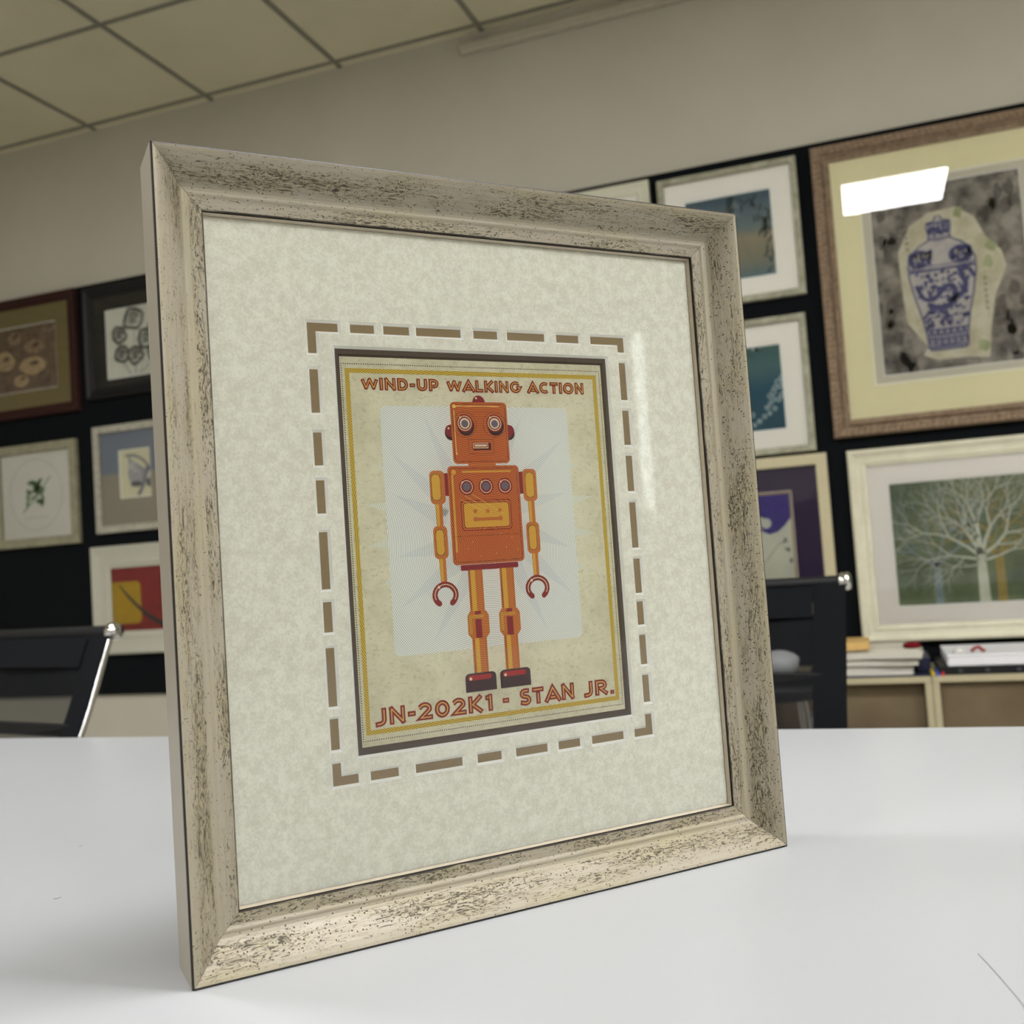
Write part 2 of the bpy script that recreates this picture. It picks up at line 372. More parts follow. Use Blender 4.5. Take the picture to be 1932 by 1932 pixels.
for a, b in ((127.4, 147.5), (160.2, 195.6), (207.6, 226.7), (238.7, 264.7), (274.3, 292.9), (303.6, 331.9)): holes.append(rect(a, v0, b, v0+w_))
for a, b in ((350.8, 380.8), (314.6, 337.2), (281.8, 304.4), (230.4, 269.1), (201.4, 221.7), (151.7, 190.9), (122.9, 143.5)): holes.append(rect(u0, a, u0+w_, b))
for a, b in ((363.2, 392.9), (327.3, 354.6), (290.4, 318.5), (245.5, 281.4), (209.8, 236.8), (184.9, 203.0), (153.9, 176.8), (124.5, 145.5)): holes.append(rect(u1-w_, a, u1, b))
holes.append([(u0, 392), (u0+w_, 392), (u0+w_, v1-w_), (122.7, v1-w_), (122.7, v1), (u0, v1)])
holes.append([(u1-w_, 401.5), (u1, 401.5), (u1, v1), (328.2, v1), (328.2, v1-w_), (u1-w_, v1-w_)])
holes.append([(u0, v0), (118.7, v0), (118.7, v0+w_), (u0+w_, v0+w_), (u0+w_, 113.8), (u0, 113.8)])
holes.append([(342.3, v0), (u1, v0), (u1, 115), (u1-w_, 115), (u1-w_, v0+w_), (342.3, v0+w_)])
holes.append(rect(119.6, 116.6, 340.6, 395.8))
def offset_poly(P, d):
    n = len(P); out = []
    for i in range(n):
        a, b, c = P[i-1], P[i], P[(i+1) % n]
        e1 = (b[0]-a[0], b[1]-a[1]); e2 = (c[0]-b[0], c[1]-b[1])
        n1 = (e1[1], -e1[0]); l = math.hypot(*n1); n1 = (n1[0]/l, n1[1]/l)
        n2 = (e2[1], -e2[0]); l = math.hypot(*n2); n2 = (n2[0]/l, n2[1]/l)
        k = 1+n1[0]*n2[0]+n1[1]*n2[1]
        out.append((b[0]+d*(n1[0]+n2[0])/k, b[1]+d*(n1[1]+n2[1])/k))
    return out
def inside(x, y, P):
    r = False
    for i in range(len(P)):
        (x0, y0), (x1, y1) = P[i-1], P[i]
        if (y0 > y) != (y1 > y) and x < (x1-x0)*(y-y0)/(y1-y0)+x0: r = not r
    return r
RS, RFL = 28.0, 29.8
top = [offset_poly(P, 1.7) for P in holes]
xs = sorted(set([35.0, 425.0]+[round(p[0], 3) for P in top for p in P])); ys = sorted(set([35.0, 480.3]+[round(p[1], 3) for P in top for p in P]))
q = MB()
for i in range(len(xs)-1):
    for j in range(len(ys)-1):
        cx, cy = (xs[i]+xs[i+1])/2, (ys[j]+ys[j+1])/2
        if not any(inside(cx, cy, P) for P in top):
            q.face([M(xs[i], RS, ys[j]), M(xs[i+1], RS, ys[j]), M(xs[i+1], RS, ys[j+1]), M(xs[i], RS, ys[j+1])], 0)
for P, T in zip(holes, top):
    n = len(P)
    for i in range(n):
        j = (i+1) % n
        q.face([M(T[i][0], RS, T[i][1]), M(T[j][0], RS, T[j][1]), M(P[j][0], RFL, P[j][1]), M(P[i][0], RFL, P[i][1])], 1)
q.build('mat_board', [M_MAT, M_CORE], MAIN)
q = MB()
def flat_ring(q, o, i, r, mi=0):
    (a, b, c, d), (e, f, g, h) = o, i
    for P in ((a, b, c, f), (a, h, c, d), (a, f, e, h), (g, f, c, h)):
        q.face([M(P[0], r, P[1]), M(P[2], r, P[1]), M(P[2], r, P[3]), M(P[0], r, P[3])], mi)
flat_ring(q, (95, 92, 365, 420), (118.5, 115.5, 341.7, 397), RFL+0.05)
q.build('lower_mat', M_LOW, MAIN)
q = MB(); PU0, PU1, PV0, PV1 = 123.3, 336.8, 121.2, 391.0; RP = 32.0
flat_ring(q, (116, 113, 344, 400), (122.0, 119.9, 338.1, 392.3), RFL+0.2)
for P, T in ((rect(PU0, PV0, PU1, PV1), rect(122.0, 119.9, 338.1, 392.3)),):
    for i in range(4):
        j = (i+1) % 4
        q.face([M(T[i][0], RFL+0.2, T[i][1]), M(T[j][0], RFL+0.2, T[j][1]), M(P[j][0], RP-0.05, P[j][1]), M(P[i][0], RP-0.05, P[i][1])], 0)
q.build('inner_mat', M_DRK, MAIN)
q = MB(); q.box(M(38, 34, 38), M(422, 38, 477)); q.build('backing_board', M_BACK, MAIN)

# ---------------------------------------------------------------- the print
CX, CY = 230.5, 250.5
def ink(name, a, b, duty=0.5, period=1.32, rough=0.75, soft=0.16, mott=0.0):
    """flat ink with fine concentric engraved lines around the belly of the robot"""
    t = NT(name); x, y, z = t.sep(); 
    dx = t.math('SUBTRACT', x, CX/1000); dz = t.math('SUBTRACT', z, CY/1000)
    r = t.math('SQRT', t.math('ADD', t.math('MULTIPLY', dx, dx), t.math('MULTIPLY', dz, dz)))
    w = t.math('FRACT', t.math('DIVIDE', r, period/1000))
    tri = t.math('ABSOLUTE', t.math('SUBTRACT', w, 0.5)); tri = t.math('MULTIPLY', tri, 2.0)
    k = t.step(tri, duty-soft, duty+soft)
    nz = t.noise(160, 5, 0.7)
    colr = t.mix(k, a, b)
    if mott: colr = t.mix(t.math('MULTIPLY', t.step(nz, 0.42, 0.72), mott), colr, rgb(150, 143, 110))
    t.bsdf(colr, rough, spec=0.3); return t.m
t = NT('aged_print_paper'); n1 = t.noise(28, 7, 0.7); n2 = t.noise(1, 5, 0.75, t.mapping((260, 260, 420)))
cc = t.mix(t.step(n1, 0.38, 0.68), rgb(234, 229, 202), rgb(216, 211, 182)); cc = t.mix(t.math('MULTIPLY', t.step(n2, 0.5, 0.75), 0.55), cc, rgb(158, 150, 116))
t.bsdf(cc, 0.8, spec=0.3); M_PAPER = t.m
INK = dict(paper=M_PAPER,
    gold=ink('ink_gold_lines', rgb(236, 202, 78), rgb(164, 138, 58), 0.5, 1.32),
    red=plain('ink_red', rgb(142, 34, 30), 0.7, 0, 0.3, 0.04, 900), yel=plain('ink_yellow', rgb(232, 186, 90), 0.7, 0, 0.3, 0.04, 900),
    panel=ink('ink_panel_lines', rgb(252, 253, 248), rgb(188, 192, 184), 0.62, 1.32), ray=ink('ink_ray_lines', rgb(246, 248, 246), rgb(180, 186, 184), 0.56, 1.32),
    spike=ink('ink_spike_lines', rgb(246, 248, 236), rgb(206, 206, 184), 0.5, 1.32),
    orange=ink('ink_orange_lines', rgb(226, 126, 54), rgb(160, 70, 40), 0.5, 1.32), ochre=ink('ink_ochre_lines', rgb(238, 192, 72), rgb(204, 148, 54), 0.55, 1.32),
    tan=ink('ink_tan_lines', rgb(226, 142, 62), rgb(172, 90, 44), 0.5, 1.32),
    maroon=plain('ink_maroon', rgb(142, 36, 50), 0.7, 0, 0.3, 0.05, 700), dark=plain('ink_dark', rgb(62, 26, 30), 0.7, 0, 0.3, 0.1, 700),
    cream=plain('ink_cream', rgb(238, 222, 186), 0.7, 0, 0.3, 0.02, 700), grey=ink('ink_grey_lines', rgb(128, 122, 140), rgb(92, 84, 104), 0.5, 1.1),
    black=plain('ink_black', rgb(52, 38, 32), 0.7, 0, 0.3, 0.1, 700), hi=plain('ink_highlight', rgb(240, 205, 110), 0.7, 0, 0.3, 0.02, 700), rd2=plain('ink_bright_red', rgb(178, 34, 36), 0.7, 0, 0.3, 0.05, 700))
INKN = list(INK)
A = MB()
def P2(pts, k, lv):
    A.face([M(x, RP-0.10-0.045*lv, y) for x, y in pts], INKN.index(k))
def rrect(x0, y0, x1, y1, r, n=5):
    out = []
    for cx, cy, a in ((x1-r, y1-r, 0), (x0+r, y1-r, 90), (x0+r, y0+r, 180), (x1-r, y0+r, 270)):
        for i in range(n+1):
            t = math.radians(a+90*i/n); out.append((cx+r*math.cos(t), cy+r*math.sin(t)))
    return out
def circ(cx, cy, r, n=24, ry=None): return [(cx+r*math.cos(2*PI*i/n), cy+(ry or r)*math.sin(2*PI*i/n)) for i in range(n)]
def stroke(pts, w, k, lv, closed=False, trim=0.0):
    pts = [tuple(p) for p in pts]
    if trim and not closed:
        def tr(a, b):
            d = math.hypot(b[0]-a[0], b[1]-a[1]); return (a[0]+(b[0]-a[0])*trim/d, a[1]+(b[1]-a[1])*trim/d) if d > trim*1.2 else a
        pts = [tr(pts[0], pts[1])]+pts[1:-1]+[tr(pts[-1], pts[-2])]
    n = len(pts); L = []; Rr = []
    for i in range(n):
        a = pts[i-1] if (i > 0 or closed) else None; c = pts[(i+1) % n] if (i < n-1 or closed) else None; b = pts[i]
        ns = []
        for p, r in ((a, b), (b, c)):
            if p is None or r is None: continue
            d = (r[0]-p[0], r[1]-p[1]); l = math.hypot(*d); ns.append((-d[1]/l, d[0]/l))
        if len(ns) == 1: nx, ny = ns[0]; kk = 1
        else:
            dt = ns[0][0]*ns[1][0]+ns[0][1]*ns[1][1]; kk = 1/max(0.25, (1+dt)); nx, ny = ns[0][0]+ns[1][0], ns[0][1]+ns[1][1]
        L.append((b[0]+nx*kk*w/2, b[1]+ny*kk*w/2)); Rr.append((b[0]-nx*kk*w/2, b[1]-ny*kk*w/2))
    for i in range(n if closed else n-1):
        j = (i+1) % n; P2([Rr[i], Rr[j], L[j], L[i]], k, lv)
def arc(cx, cy, rx, ry, a0, a1, n=12): return [(cx+rx*math.cos(math.radians(a0+(a1-a0)*i/n)), cy+ry*math.sin(math.radians(a0+(a1-a0)*i/n))) for i in range(n+1)]
def dots(pts, pitch, size, k, lv, closed=False):
    if closed: pts = pts+[pts[0]]
    for a, b in zip(pts[:-1], pts[1:]):
        L = math.hypot(b[0]-a[0], b[1]-a[1]); n = max(1, round(L/pitch))
        for i in range(n):
            x, y = a[0]+(b[0]-a[0])*i/n, a[1]+(b[1]-a[1])*i/n
            P2(rect(x-size/2, y-size/2, x+size/2, y+size/2), k, lv)
# sheet, borders
A.box(M(PU0-4, RP, PV0-4), M(PU1+4, RP+0.4, PV1+4), 0)
dots(rect(124.4, 125.2, 335.0, 386.0), 1.62, 0.72, 'black', 1, True)
stroke(rect(128.3, 130.5, 330.4, 381.2), 3.2, 'gold', 1, True)
# sunburst panel
P2(rrect(150.8, 180.1, 303.1, 356.6, 5), 'panel', 1)
for tip, b1, b2 in (((143.2, 315.6), (153, 312.8), (153, 308)), ((134, 287), (153, 288.2), (153, 281)), ((133.7, 257.6), (153, 262.8), (153, 256.2)), ((143.2, 229.4), (153, 236.6), (153, 231.6)),
                    ((313.5, 315.6), (301, 311.5), (301, 306.6)), ((322.4, 287.6), (301, 289), (301, 280.8)), ((322.6, 258.3), (301, 265), (301, 256.8)), ((313.7, 230.6), (301, 239.3), (301, 232.8))):
    P2([tip, b1, b2], 'spike', 0)
for ang, w in ((18, 12), (42, 13), (66, 12), (118, 12), (142, 13), (160, 12), (195, 12), (218, 13), (240, 12), (300, 12), (322, 13), (345, 12)):
    a = math.radians(ang); ca, sa = math.cos(a), math.sin(a); c0 = (227, 268)
    L = min(73/max(abs(ca), 1e-6), 84/max(abs(sa), 1e-6))
    tip = (c0[0]+ca*L*0.97, c0[1]+sa*L*0.97); 
    P2([tip, (c0[0]+ca*30-sa*w, c0[1]+sa*30+ca*w), (c0[0]+ca*30+sa*w*0.2, c0[1]+sa*30-ca*w*0.2)], 'ray', 2)
# robot: antenna coils, dome, ears
for sx, dx in ((214.2, -0.25), (242.8, 0.25)):
    for i in range(5): P2(rect(sx-1.1+dx*i, 360.4+i*1.25, sx+1.1+dx*i, 361.1+i*1.25), 'cream', 2)
P2(arc(228.3, 359.4, 5.2, 5.8, 0, 180, 12), 'maroon', 2); P2(circ(226.4, 363, 0.8, 10), 'cream', 3)
for cx, sgn in ((204.6, -1), (251.4, 1)):
    P2(circ(cx, 337.2, 5.2, 20, 5.6), 'dark', 2); P2(circ(cx, 338.8, 4.9, 20, 4.6), 'maroon', 3)
P2(circ(202.6, 340.6, 0.8, 10), 'cream', 4)
# head
P2(rrect(204.8, 314.4, 251.0, 360.1, 3.4), 'orange', 5)
dots(rrect(206.4, 316.0, 249.4, 358.5, 2.4, 2), 1.3, 0.62, 'black', 6, True)
stroke([(208.4, 357.0), (245, 357.0)], 0.6, 'hi', 6); stroke([(207.6, 354), (207.6, 322)], 0.6, 'hi', 6); P2(circ(208, 356.8, 1.4, 12), 'hi', 7); P2(circ(207.8, 321.8, 0.8, 8), 'hi', 7)
for cx in (215.7, 240.1):
    dots(circ(cx, 343.4, 9.6, 12), 1.3, 0.55, 'black', 6, True)
    P2(circ(cx+0.8, 342.4, 6.9, 24, 7.4), 'dark', 7); P2(circ(cx, 344.3, 6.7, 28), 'red', 8); P2(circ(cx, 344.3, 5.6, 28), 'cream', 9); P2(circ(cx, 344.3, 5.0, 28), 'red', 10)
    P2(circ(cx, 344.2, 4.0, 24), 'cream', 11); P2(circ(cx, 344.0, 2.8, 24), 'grey', 12); P2(circ(cx-3.4, 348.6, 0.8, 8), 'cream', 12)
dots(rect(217.8, 321.8, 238.2, 332.4), 1.3, 0.55, 'black', 6, True)
P2(rect(221.4, 324.3, 235.9, 329.6), 'dark', 7); P2(rect(220.8, 325.2, 234.2, 330.2), 'red', 8); P2(rect(221.4, 325.8, 233.6, 329.7), 'cream', 9); P2(rect(221.9, 326.3, 233.1, 329.2), 'red', 10); P2(rect(222.6, 327.0, 232.4, 328.5), 'cream', 11)
# neck, torso
P2(rect(216.5, 311, 239, 316), 'tan', 4)
for x0, x1 in ((195.8, 200.6), (256.8, 261.4)): P2(rect(x0, 291.2, x1, 307.8), 'maroon', 3)
P2(rrect(199.4, 240.9, 257.6, 312.8, 3.2), 'orange', 5)
dots(rrect(201.2, 242.7, 255.8, 311.0, 2.4, 2), 1.3, 0.62, 'black', 6, True)
stroke([(203, 306.5), (203, 250)], 1.5, 'ochre', 6); stroke([(211, 308.5), (251, 308.5)], 1.3, 'ochre', 6); P2(circ(204.3, 308.4, 1.9, 14), 'ochre', 7)
dots([(203, 261.5), (255, 261.5)], 1.3, 0.55, 'black', 6)
for cx in (213.9, 229.6, 245.3):
    P2(circ(cx, 297.4, 6.0, 26), 'red', 7); P2(circ(cx, 297.4, 4.9, 26), 'cream', 8); P2(circ(cx, 297.4, 4.35, 26), 'red', 9); P2(circ(cx, 297.5, 3.1, 22), 'grey', 10); P2(circ(cx-3.3, 300.8, 0.75, 8), 'cream', 11)
P2(rrect(208.2, 265.2, 249.3, 287.6, 2.8), 'red', 7); P2(rrect(208.9, 265.9, 248.6, 286.9, 2.4), 'tan', 8); P2(rrect(209.9, 266.9, 247.6, 285.9, 2.2), 'red', 9); P2(rrect(210.5, 267.5, 247.0, 285.3, 2.0), 'ochre', 10)
for cx in (219.5, 229.8, 239.6): P2(circ(cx, 279.4, 1.6, 12), 'tan', 11)
P2(rrect(217.5, 272.2, 241.5, 274.6, 1.1), 'tan', 11); P2(circ(219.5, 273.6, 1.8, 12), 'tan', 12); P2(circ(239.8, 273.6, 1.8, 12), 'tan', 12)
for a, b in (((217.5, 292.0), (242, 277.2)), ((208.6, 288.2), (226, 279.6)), ((212, 290.8), (231.5, 279.6))): stroke([a, b], 0.3, 'hi', 13)
for a, b in ((239.5, 262.3), (216.0, 256.8), (248.2, 259.0), (211.3, 252.4), (243.3, 252.0), (221.8, 246.4), (234.6, 247.8), (252.5, 250)): P2(circ(a, b, 0.35, 6), 'hi', 7)
P2(rrect(205.1, 236.5, 252.0, 240.6, 1.0), 'maroon', 3)
# arms
for s, cx in ((-1, 190.9), (1, 266.4)):
    P2([(cx-2.7, 287), (cx-2.2, 266), (cx+2.9, 266), (cx+2.9, 287)], 'tan', 3); P2([(cx-2.3, 286), (cx-1.8, 267), (cx+0.2, 267), (cx+0.2, 286)], 'ochre', 4)
    P2([(cx-2.4, 247), (cx-1.9, 229.5), (cx+2.9, 229.5), (cx+2.9, 247)], 'tan', 3); P2([(cx-2.0, 247), (cx-1.5, 230), (cx+0.4, 230), (cx+0.4, 247)], 'ochre', 4)
    P2(rrect(cx-5.9, 285.4, cx+5.9, 309.8, 3.6), 'tan', 5)
    o = -0.6 if s < 0 else 0.4
    P2(rrect(cx-4.0+o, 288.2, cx+3.0+o, 307.2, 2.8), 'ochre', 6); dots(rrect(cx-4.0+o, 288.2, cx+3.0+o, 307.2, 2.8, 2), 1.3, 0.62, 'black', 7, True)
    P2(rrect(cx-5.6, 246.0, cx+5.4, 269.7, 3.4), 'tan', 5)
    P2(rrect(cx-3.8, 248.8, cx+2.6, 267.2, 2.6), 'ochre', 6); dots(rrect(cx-3.8, 248.8, cx+2.6, 267.2, 2.6, 2), 1.3, 0.62, 'black', 7, True)
    ccx = 191.8 if s < 0 else 267.0; ca_ = arc(ccx, 220.2, 8.2, 7.5, -52, 232, 20)
    stroke(ca_, 4.0, 'red', 5)
    for p in (ca_[0], ca_[-1]): P2(circ(p[0], p[1], 2.0, 14), 'red', 6)
    stroke(arc(ccx, 220.2, 8.2, 7.5, -30, 205, 18), 0.6, 'cream', 7); P2(circ(ccx-4.8, 226.0, 1.1, 10), 'cream', 8)
# legs
for cx in (216.3, 241.9):
    P2(rect(cx-5.8, 206, cx+5.8, 236.9), 'tan', 3); P2(rect(cx-3.9, 206, cx-0.3, 236.6), 'ochre', 4)
    dots([(cx-4.8, 236), (cx-4.8, 207)], 1.3, 0.62, 'black', 5); dots([(cx+4.9, 236), (cx+4.9, 207)], 1.3, 0.45, 'red', 5)
    P2(rect(cx-5.8, 161, cx+5.8, 188), 'tan', 3); P2(rect(cx-3.6, 161, cx-0.3, 188), 'ochre', 4)
    dots([(cx-4.7, 187), (cx-4.7, 162)], 1.3, 0.62, 'black', 5); dots([(cx+4.7, 187), (cx+4.7, 162)], 1.3, 0.45, 'red', 5)
    P2([(cx-6.5, 206.8), (cx-8.6, 203.5), (cx-8.6, 190.5), (cx-6.0, 187.2), (cx+6.0, 187.2), (cx+8.6, 190.5), (cx+8.6, 203.5), (cx+6.5, 206.8)], 'tan', 6)
    stroke([(cx-6.2, 190.5), (cx-6.2, 203), (cx+4.5, 203)], 1.7, 'ochre', 7); dots([(cx-6.2, 190.5), (cx-6.2, 203), (cx+4.5, 203)], 1.3, 0.6, 'black', 8)
    P2(rect(cx-2.5, 187.4, cx+2.5, 200.9), 'maroon', 7); P2(rect(cx-2.3, 204.4, cx+2.3, 206.8), 'maroon', 7)
    x0, x1 = (203.0, 227.6) if cx < 230 else (231.0, 255.9)
    P2([(x0, 149.1)]+[(x0, 159.5)]+arc(x0+3.4, 159.4, 3.4, 3.0, 180, 90, 5)+arc(x1-3.4, 159.4, 3.4, 3.0, 90, 0, 5)+[(x1, 149.1)], 'dark', 6)
    P2(rrect(x0+2.2, 157.3, x1-3.6, 161.0, 1.6), 'rd2', 7); P2(circ(x0+4.2, 158.6, 1.15, 12), 'cream', 8)
# lettering: strokes with an inline
a_, z_ = 0.145, 0.855
GL = {
 'W': (1.22, [[(0.10, z_), (0.34, a_+0.03), (0.61, z_-0.03), (0.88, a_+0.03), (1.12, z_)]]),
 'I': (0.30, [[(0.15, a_-0.14), (0.15, z_+0.14)]]),
 'N': (0.86, [[(0.15, a_-0.14), (0.15, z_+.03), (0.71, a_-.03), (0.71, z_+0.14)]]),
 'D': (0.84, [[(0.15, a_), (0.15, z_), (0.38, z_)]+arc(0.38, 0.5, 0.31, 0.355, 90, -90, 8)[1:-1]+[(0.38, a_)], 1]),
 '-': (0.46, [[(0.03, 0.46), (0.43, 0.46)]]),
 'U': (0.84, [[(0.15, z_+0.14), (0.15, 0.42)]+arc(0.42, 0.42, 0.27, 0.275, 180, 360, 8)[1:-1]+[(0.69, 0.42), (0.69, z_+0.14)]]),
 'P': (0.80, [[(0.15, a_-0.14), (0.15, z_), (0.42, z_)]+arc(0.42, 0.63, 0.22, 0.225, 90, -90, 6)[1:-1]+[(0.42, 0.405), (0.30, 0.405)]]),
 'A': (0.96, [[(0.02, a_-0.14), (0.48, z_), (0.94, a_-0.14)], [(0.24, 0.28), (0.72, 0.28)]]),
 'L': (0.66, [[(0.15, z_+0.14), (0.15, a_), (0.64, a_)]]),
 'K': (0.80, [[(0.15, a_-0.14), (0.15, z_+0.14)], [(0.74, z_+0.12), (0.26, 0.5), (0.76, a_-0.12)]]),
 'G': (0.96, [[(0.80, 0.80)]+arc(0.50, 0.5, 0.35, 0.355, 50, 350, 14)+[(0.86, 0.46), (0.56, 0.46)]]),
 'C': (0.88, [arc(0.50, 0.5, 0.35, 0.355, 48, 312, 14)]),
 'T': (0.78, [[(0.02, z_), (0.76, z_)], [(0.39, z_-0.12), (0.39, a_-0.14)]]),
 'O': (1.00, [arc(0.50, 0.5, 0.35, 0.355, 0, 360, 22)[:-1], 1]),
 '0': (0.84, [arc(0.42, 0.5, 0.27, 0.355, 0, 360, 22)[:-1], 1]),
 'J': (0.60, [[(0.44, z_+0.14), (0.44, 0.34)]+arc(0.20, 0.34, 0.24, 0.22, 0, -80, 6)[1:]+[(0.0, 0.10)]]),
 '2': (0.80, [[(0.10, 0.72)]+arc(0.38, 0.64, 0.25, 0.225, 150, -20, 9)+[(0.18, a_), (0.78, a_)]]),
 '1': (0.50, [[(0.10, z_-0.06), (0.36, z_-0.06)], [(0.36, z_+0.14), (0.36, a_-0.14)]]),
 'S': (0.72, [[(0.62, 0.84), (0.46, 0.87)]+arc(0.36, 0.70, 0.20, 0.17, 80, 250, 7)[1:]+arc(0.38, 0.32, 0.22, 0.19, 70, -120, 9)+[(0.06, 0.20)]]),
 'R': (0.84, [[(0.15, a_-0.14), (0.15, z_), (0.44, z_)]+arc(0.44, 0.65, 0.21, 0.205, 90, -90, 6)[1:-1]+[(0.44, 0.445), (0.34, 0.445), (0.78, a_-0.10)]]),
 '.': (0.34, [[(0.17, -0.01), (0.17, 0.24)]]),
}
def word(txt, x0, x1, y0, H):
    gap = 0.06; W = sum(GL[c][0] for c in txt)+gap*(len(txt)-1); sx = (x1-x0)/W; x = x0
    for c in txt:
        adv, st = GL[c]; closed = 1 in st
        for s in st:
            if s == 1: continue
            P = [(x+px*sx, y0+py*H) for px, py in s]
            if c in 'WN':                       # sharp joints: butt the strokes instead of mitring them
                for i_, (p_, q_) in enumerate(zip(P[:-1], P[1:])):
                    d_ = math.hypot(q_[0]-p_[0], q_[1]-p_[1]); ux, uy = (q_[0]-p_[0])/d_, (q_[1]-p_[1])/d_
                    e0 = 0.11*H if i_ else 0; e1 = 0.11*H if i_ < len(P)-2 else 0
                    stroke([(p_[0]-ux*e0, p_[1]-uy*e0), (q_[0]+ux*e1, q_[1]+uy*e1)], 0.27*H, 'red', 5-0.3*(i_ % 2))
                    t0 = 0 if i_ else 0.10*H; t1 = 0 if i_ < len(P)-2 else 0.10*H
                    stroke([(p_[0]+ux*t0, p_[1]+uy*t0), (q_[0]-ux*t1, q_[1]-uy*t1)], 0.068*H, 'yel', 9-0.3*(i_ % 2))
                continue
            stroke(P, 0.29*H, 'red', 5 if not (c in 'AK' and s is not st[0]) else 4, closed)
            stroke(P, 0.068*H, 'yel', 9, closed, trim=0.10*H)
        x += (adv+gap)*sx
word('WIND-UP', 138.0, 197.4, 367.5, 9.1); word('WALKING', 203.3, 264.6, 367.4, 9.1); word('ACTION', 270.2, 320.1, 367.4, 9.1)
word('JN-202K1', 133.6, 223.6, 134.0, 12.4); word('-', 231.2, 237.2, 134.4, 12.4); word('STAN', 245.3, 292.4, 134.4, 12.4); word('JR.', 300.6, 328.4, 134.2, 12.0)
A.build('art_print', [INK[k] for k in INKN], MAIN)

# ================================================================ WALL PICTURES
def moulding(q, x0, z0, x1, z1, prof, mi=0, seg=1):
    """prof: list of (inset, y) with y negative towards the room"""
    def corner(w): return [(x0+w, z0+w), (x1-w, z0+w), (x1-w, z1-w), (x0+w, z1-w)]
    for (w0, y0), (w1, y1) in zip(prof[:-1], prof[1:]):
        a, b = corner(w0), corner(w1)
        for i in range(4):
            j = (i+1) % 4; q.face([(a[i][0], y0, a[i][1]), (a[j][0], y0, a[j][1]), (b[j][0], y1, b[j][1]), (b[i][0], y1, b[i][1])], mi)
def ringq(q, o, i, y, mi=0):
    (a, b, c, d), (e, f, g, h) = o, i
    for P in ((a, b, c, f), (a, h, c, d), (a, f, e, h), (g, f, c, h)):
        if P[2]-P[0] > 1e-6 and P[3]-P[1] > 1e-6: q.face([(P[0], y, P[1]), (P[2], y, P[1]), (P[2], y, P[3]), (P[0], y, P[3])], mi)
class Art:
    def __init__(s, x0, z0, x1, z1, y, mats):
        s.q = MB(); s.mats = mats; s.b = (x0+.002, z0+.002, x1-.002, z1-.002); s.y = y; s.names = list(mats); s.q.box((x0, y, z0), (x1, y+0.0004, z1), 0)
    def poly(s, pts, k, lv=1):
        pts = [(min(max(x, s.b[0]), s.b[2]), min(max(z, s.b[1]), s.b[3])) for x, z in pts]
        if max(p[0] for p in pts)-min(p[0] for p in pts) < 2e-4 or max(p[1] for p in pts)-min(p[1] for p in pts) < 2e-4: return
        s.q.face([(x, s.y-0.0003*lv, z) for x, z in pts], s.names.index(k))
    def line(s, pts, w, k, lv=1, w1=None):
        n = len(pts)
        for i in range(n-1):
            (a, b), (c, d) = pts[i], pts[i+1]; l = math.hypot(c-a, d-b) or 1e-9; nx, nz = -(d-b)/l, (c-a)/l
            wa = w if w1 is None else w+(w1-w)*i/(n-1); wb = w if w1 is None else w+(w1-w)*(i+1)/(n-1)
            s.poly([(a+nx*wa/2, b+nz*wa/2), (a-nx*wa/2, b-nz*wa/2), (c-nx*wb/2, d-nz*wb/2), (c+nx*wb/2, d+nz*wb/2)], k, lv)
def picture(label, x0, z0, x1, z1, prof, fmat, opening, mats_rings, artf, group='framed pictures hung on the black board', name='wall_picture'):
    """coordinates along the wall, z relative to the table top"""
    z0 += TT; z1 += TT
    root = thing(name, label, 'picture', ((x0+x1)/2, BF-0.0008, z0), 0, group)
    ox, oz = (x0+x1)/2, z0
    q = MB(); moulding(q, x0-ox, 0, x1-ox, z1-oz, prof); q.face([(x0-ox, 0, 0), (x0-ox, 0, z1-oz), (x1-ox, 0, z1-oz), (x1-ox, 0, 0)])
    fr = q.build('frame', fmat, root)
    w, yb = prof[-1]
    prev = (x0-ox+w-0.004, w-0.004, x1-ox-w+0.004, z1-oz-w+0.004); y = yb-0.0008
    full = prev
    for k, (nm, mt, rc) in enumerate(mats_rings):
        cur = (rc[0]-ox, rc[1]+TT-oz, rc[2]-ox, rc[3]+TT-oz)
        q = MB(); ringq(q, prev, cur, y, 0)
        # bevel
        e = 0.0022; (a, b, c, d) = cur
        for P in (((a, b), (c, b), (c-e, b+e), (a+e, b+e)), ((c, b), (c, d), (c-e, d-e), (c-e, b+e)), ((c, d), (a, d), (a+e, d-e), (c-e, d-e)), ((a, d), (a, b), (a+e, b+e), (a+e, d-e))):
            q.face([(P[0][0], y, P[0][1]), (P[1][0], y, P[1][1]), (P[2][0], y+0.0016, P[2][1]), (P[3][0], y+0.0016, P[3][1])], 0 if nm == 'gold_fillet' else 1)
        q.build(nm, [mt, M_CORE], root)
        prev = (a+e-0.003, b+e-0.003, c-e+0.003, d-e+0.003); y += 0.0018
    ar = artf(prev, y, ox, oz)
    ar.q.build('art_print', [ar.mats[k] for k in ar.names], root)
    q = MB(); pane(q, full[0], full[1], full[2], full[3], yb-0.0042, 0.001); q.build('glass', [M_GLASS, M_CLEAR], root)
    return root
def flat_prof(w, d, lip=0.004): return [(0, 0), (0, -d+0.002), (0.002, -d), (w-0.002, -d), (w, -d+0.002), (w, -d+0.010+lip)]
def scoop(w, d): return [(0, 0), (0, -d*0.75), (0.003, -d*0.93), (0.007, -d), (0.012, -d*0.97), (w*0.45, -d*0.72), (w*0.68, -d*0.66), (w*0.72, -d*0.74), (w*0.80, -d*0.76), (w*0.84, -d*0.66), (w-0.004, -d*0.62), (w, -d*0.58), (w, -d*0.58+0.007)]
rnd = random.Random(7)
C_WH = plain('mat_offwhite', rgb(240, 235, 226), 0.85, 0, 0.2, 0.01)
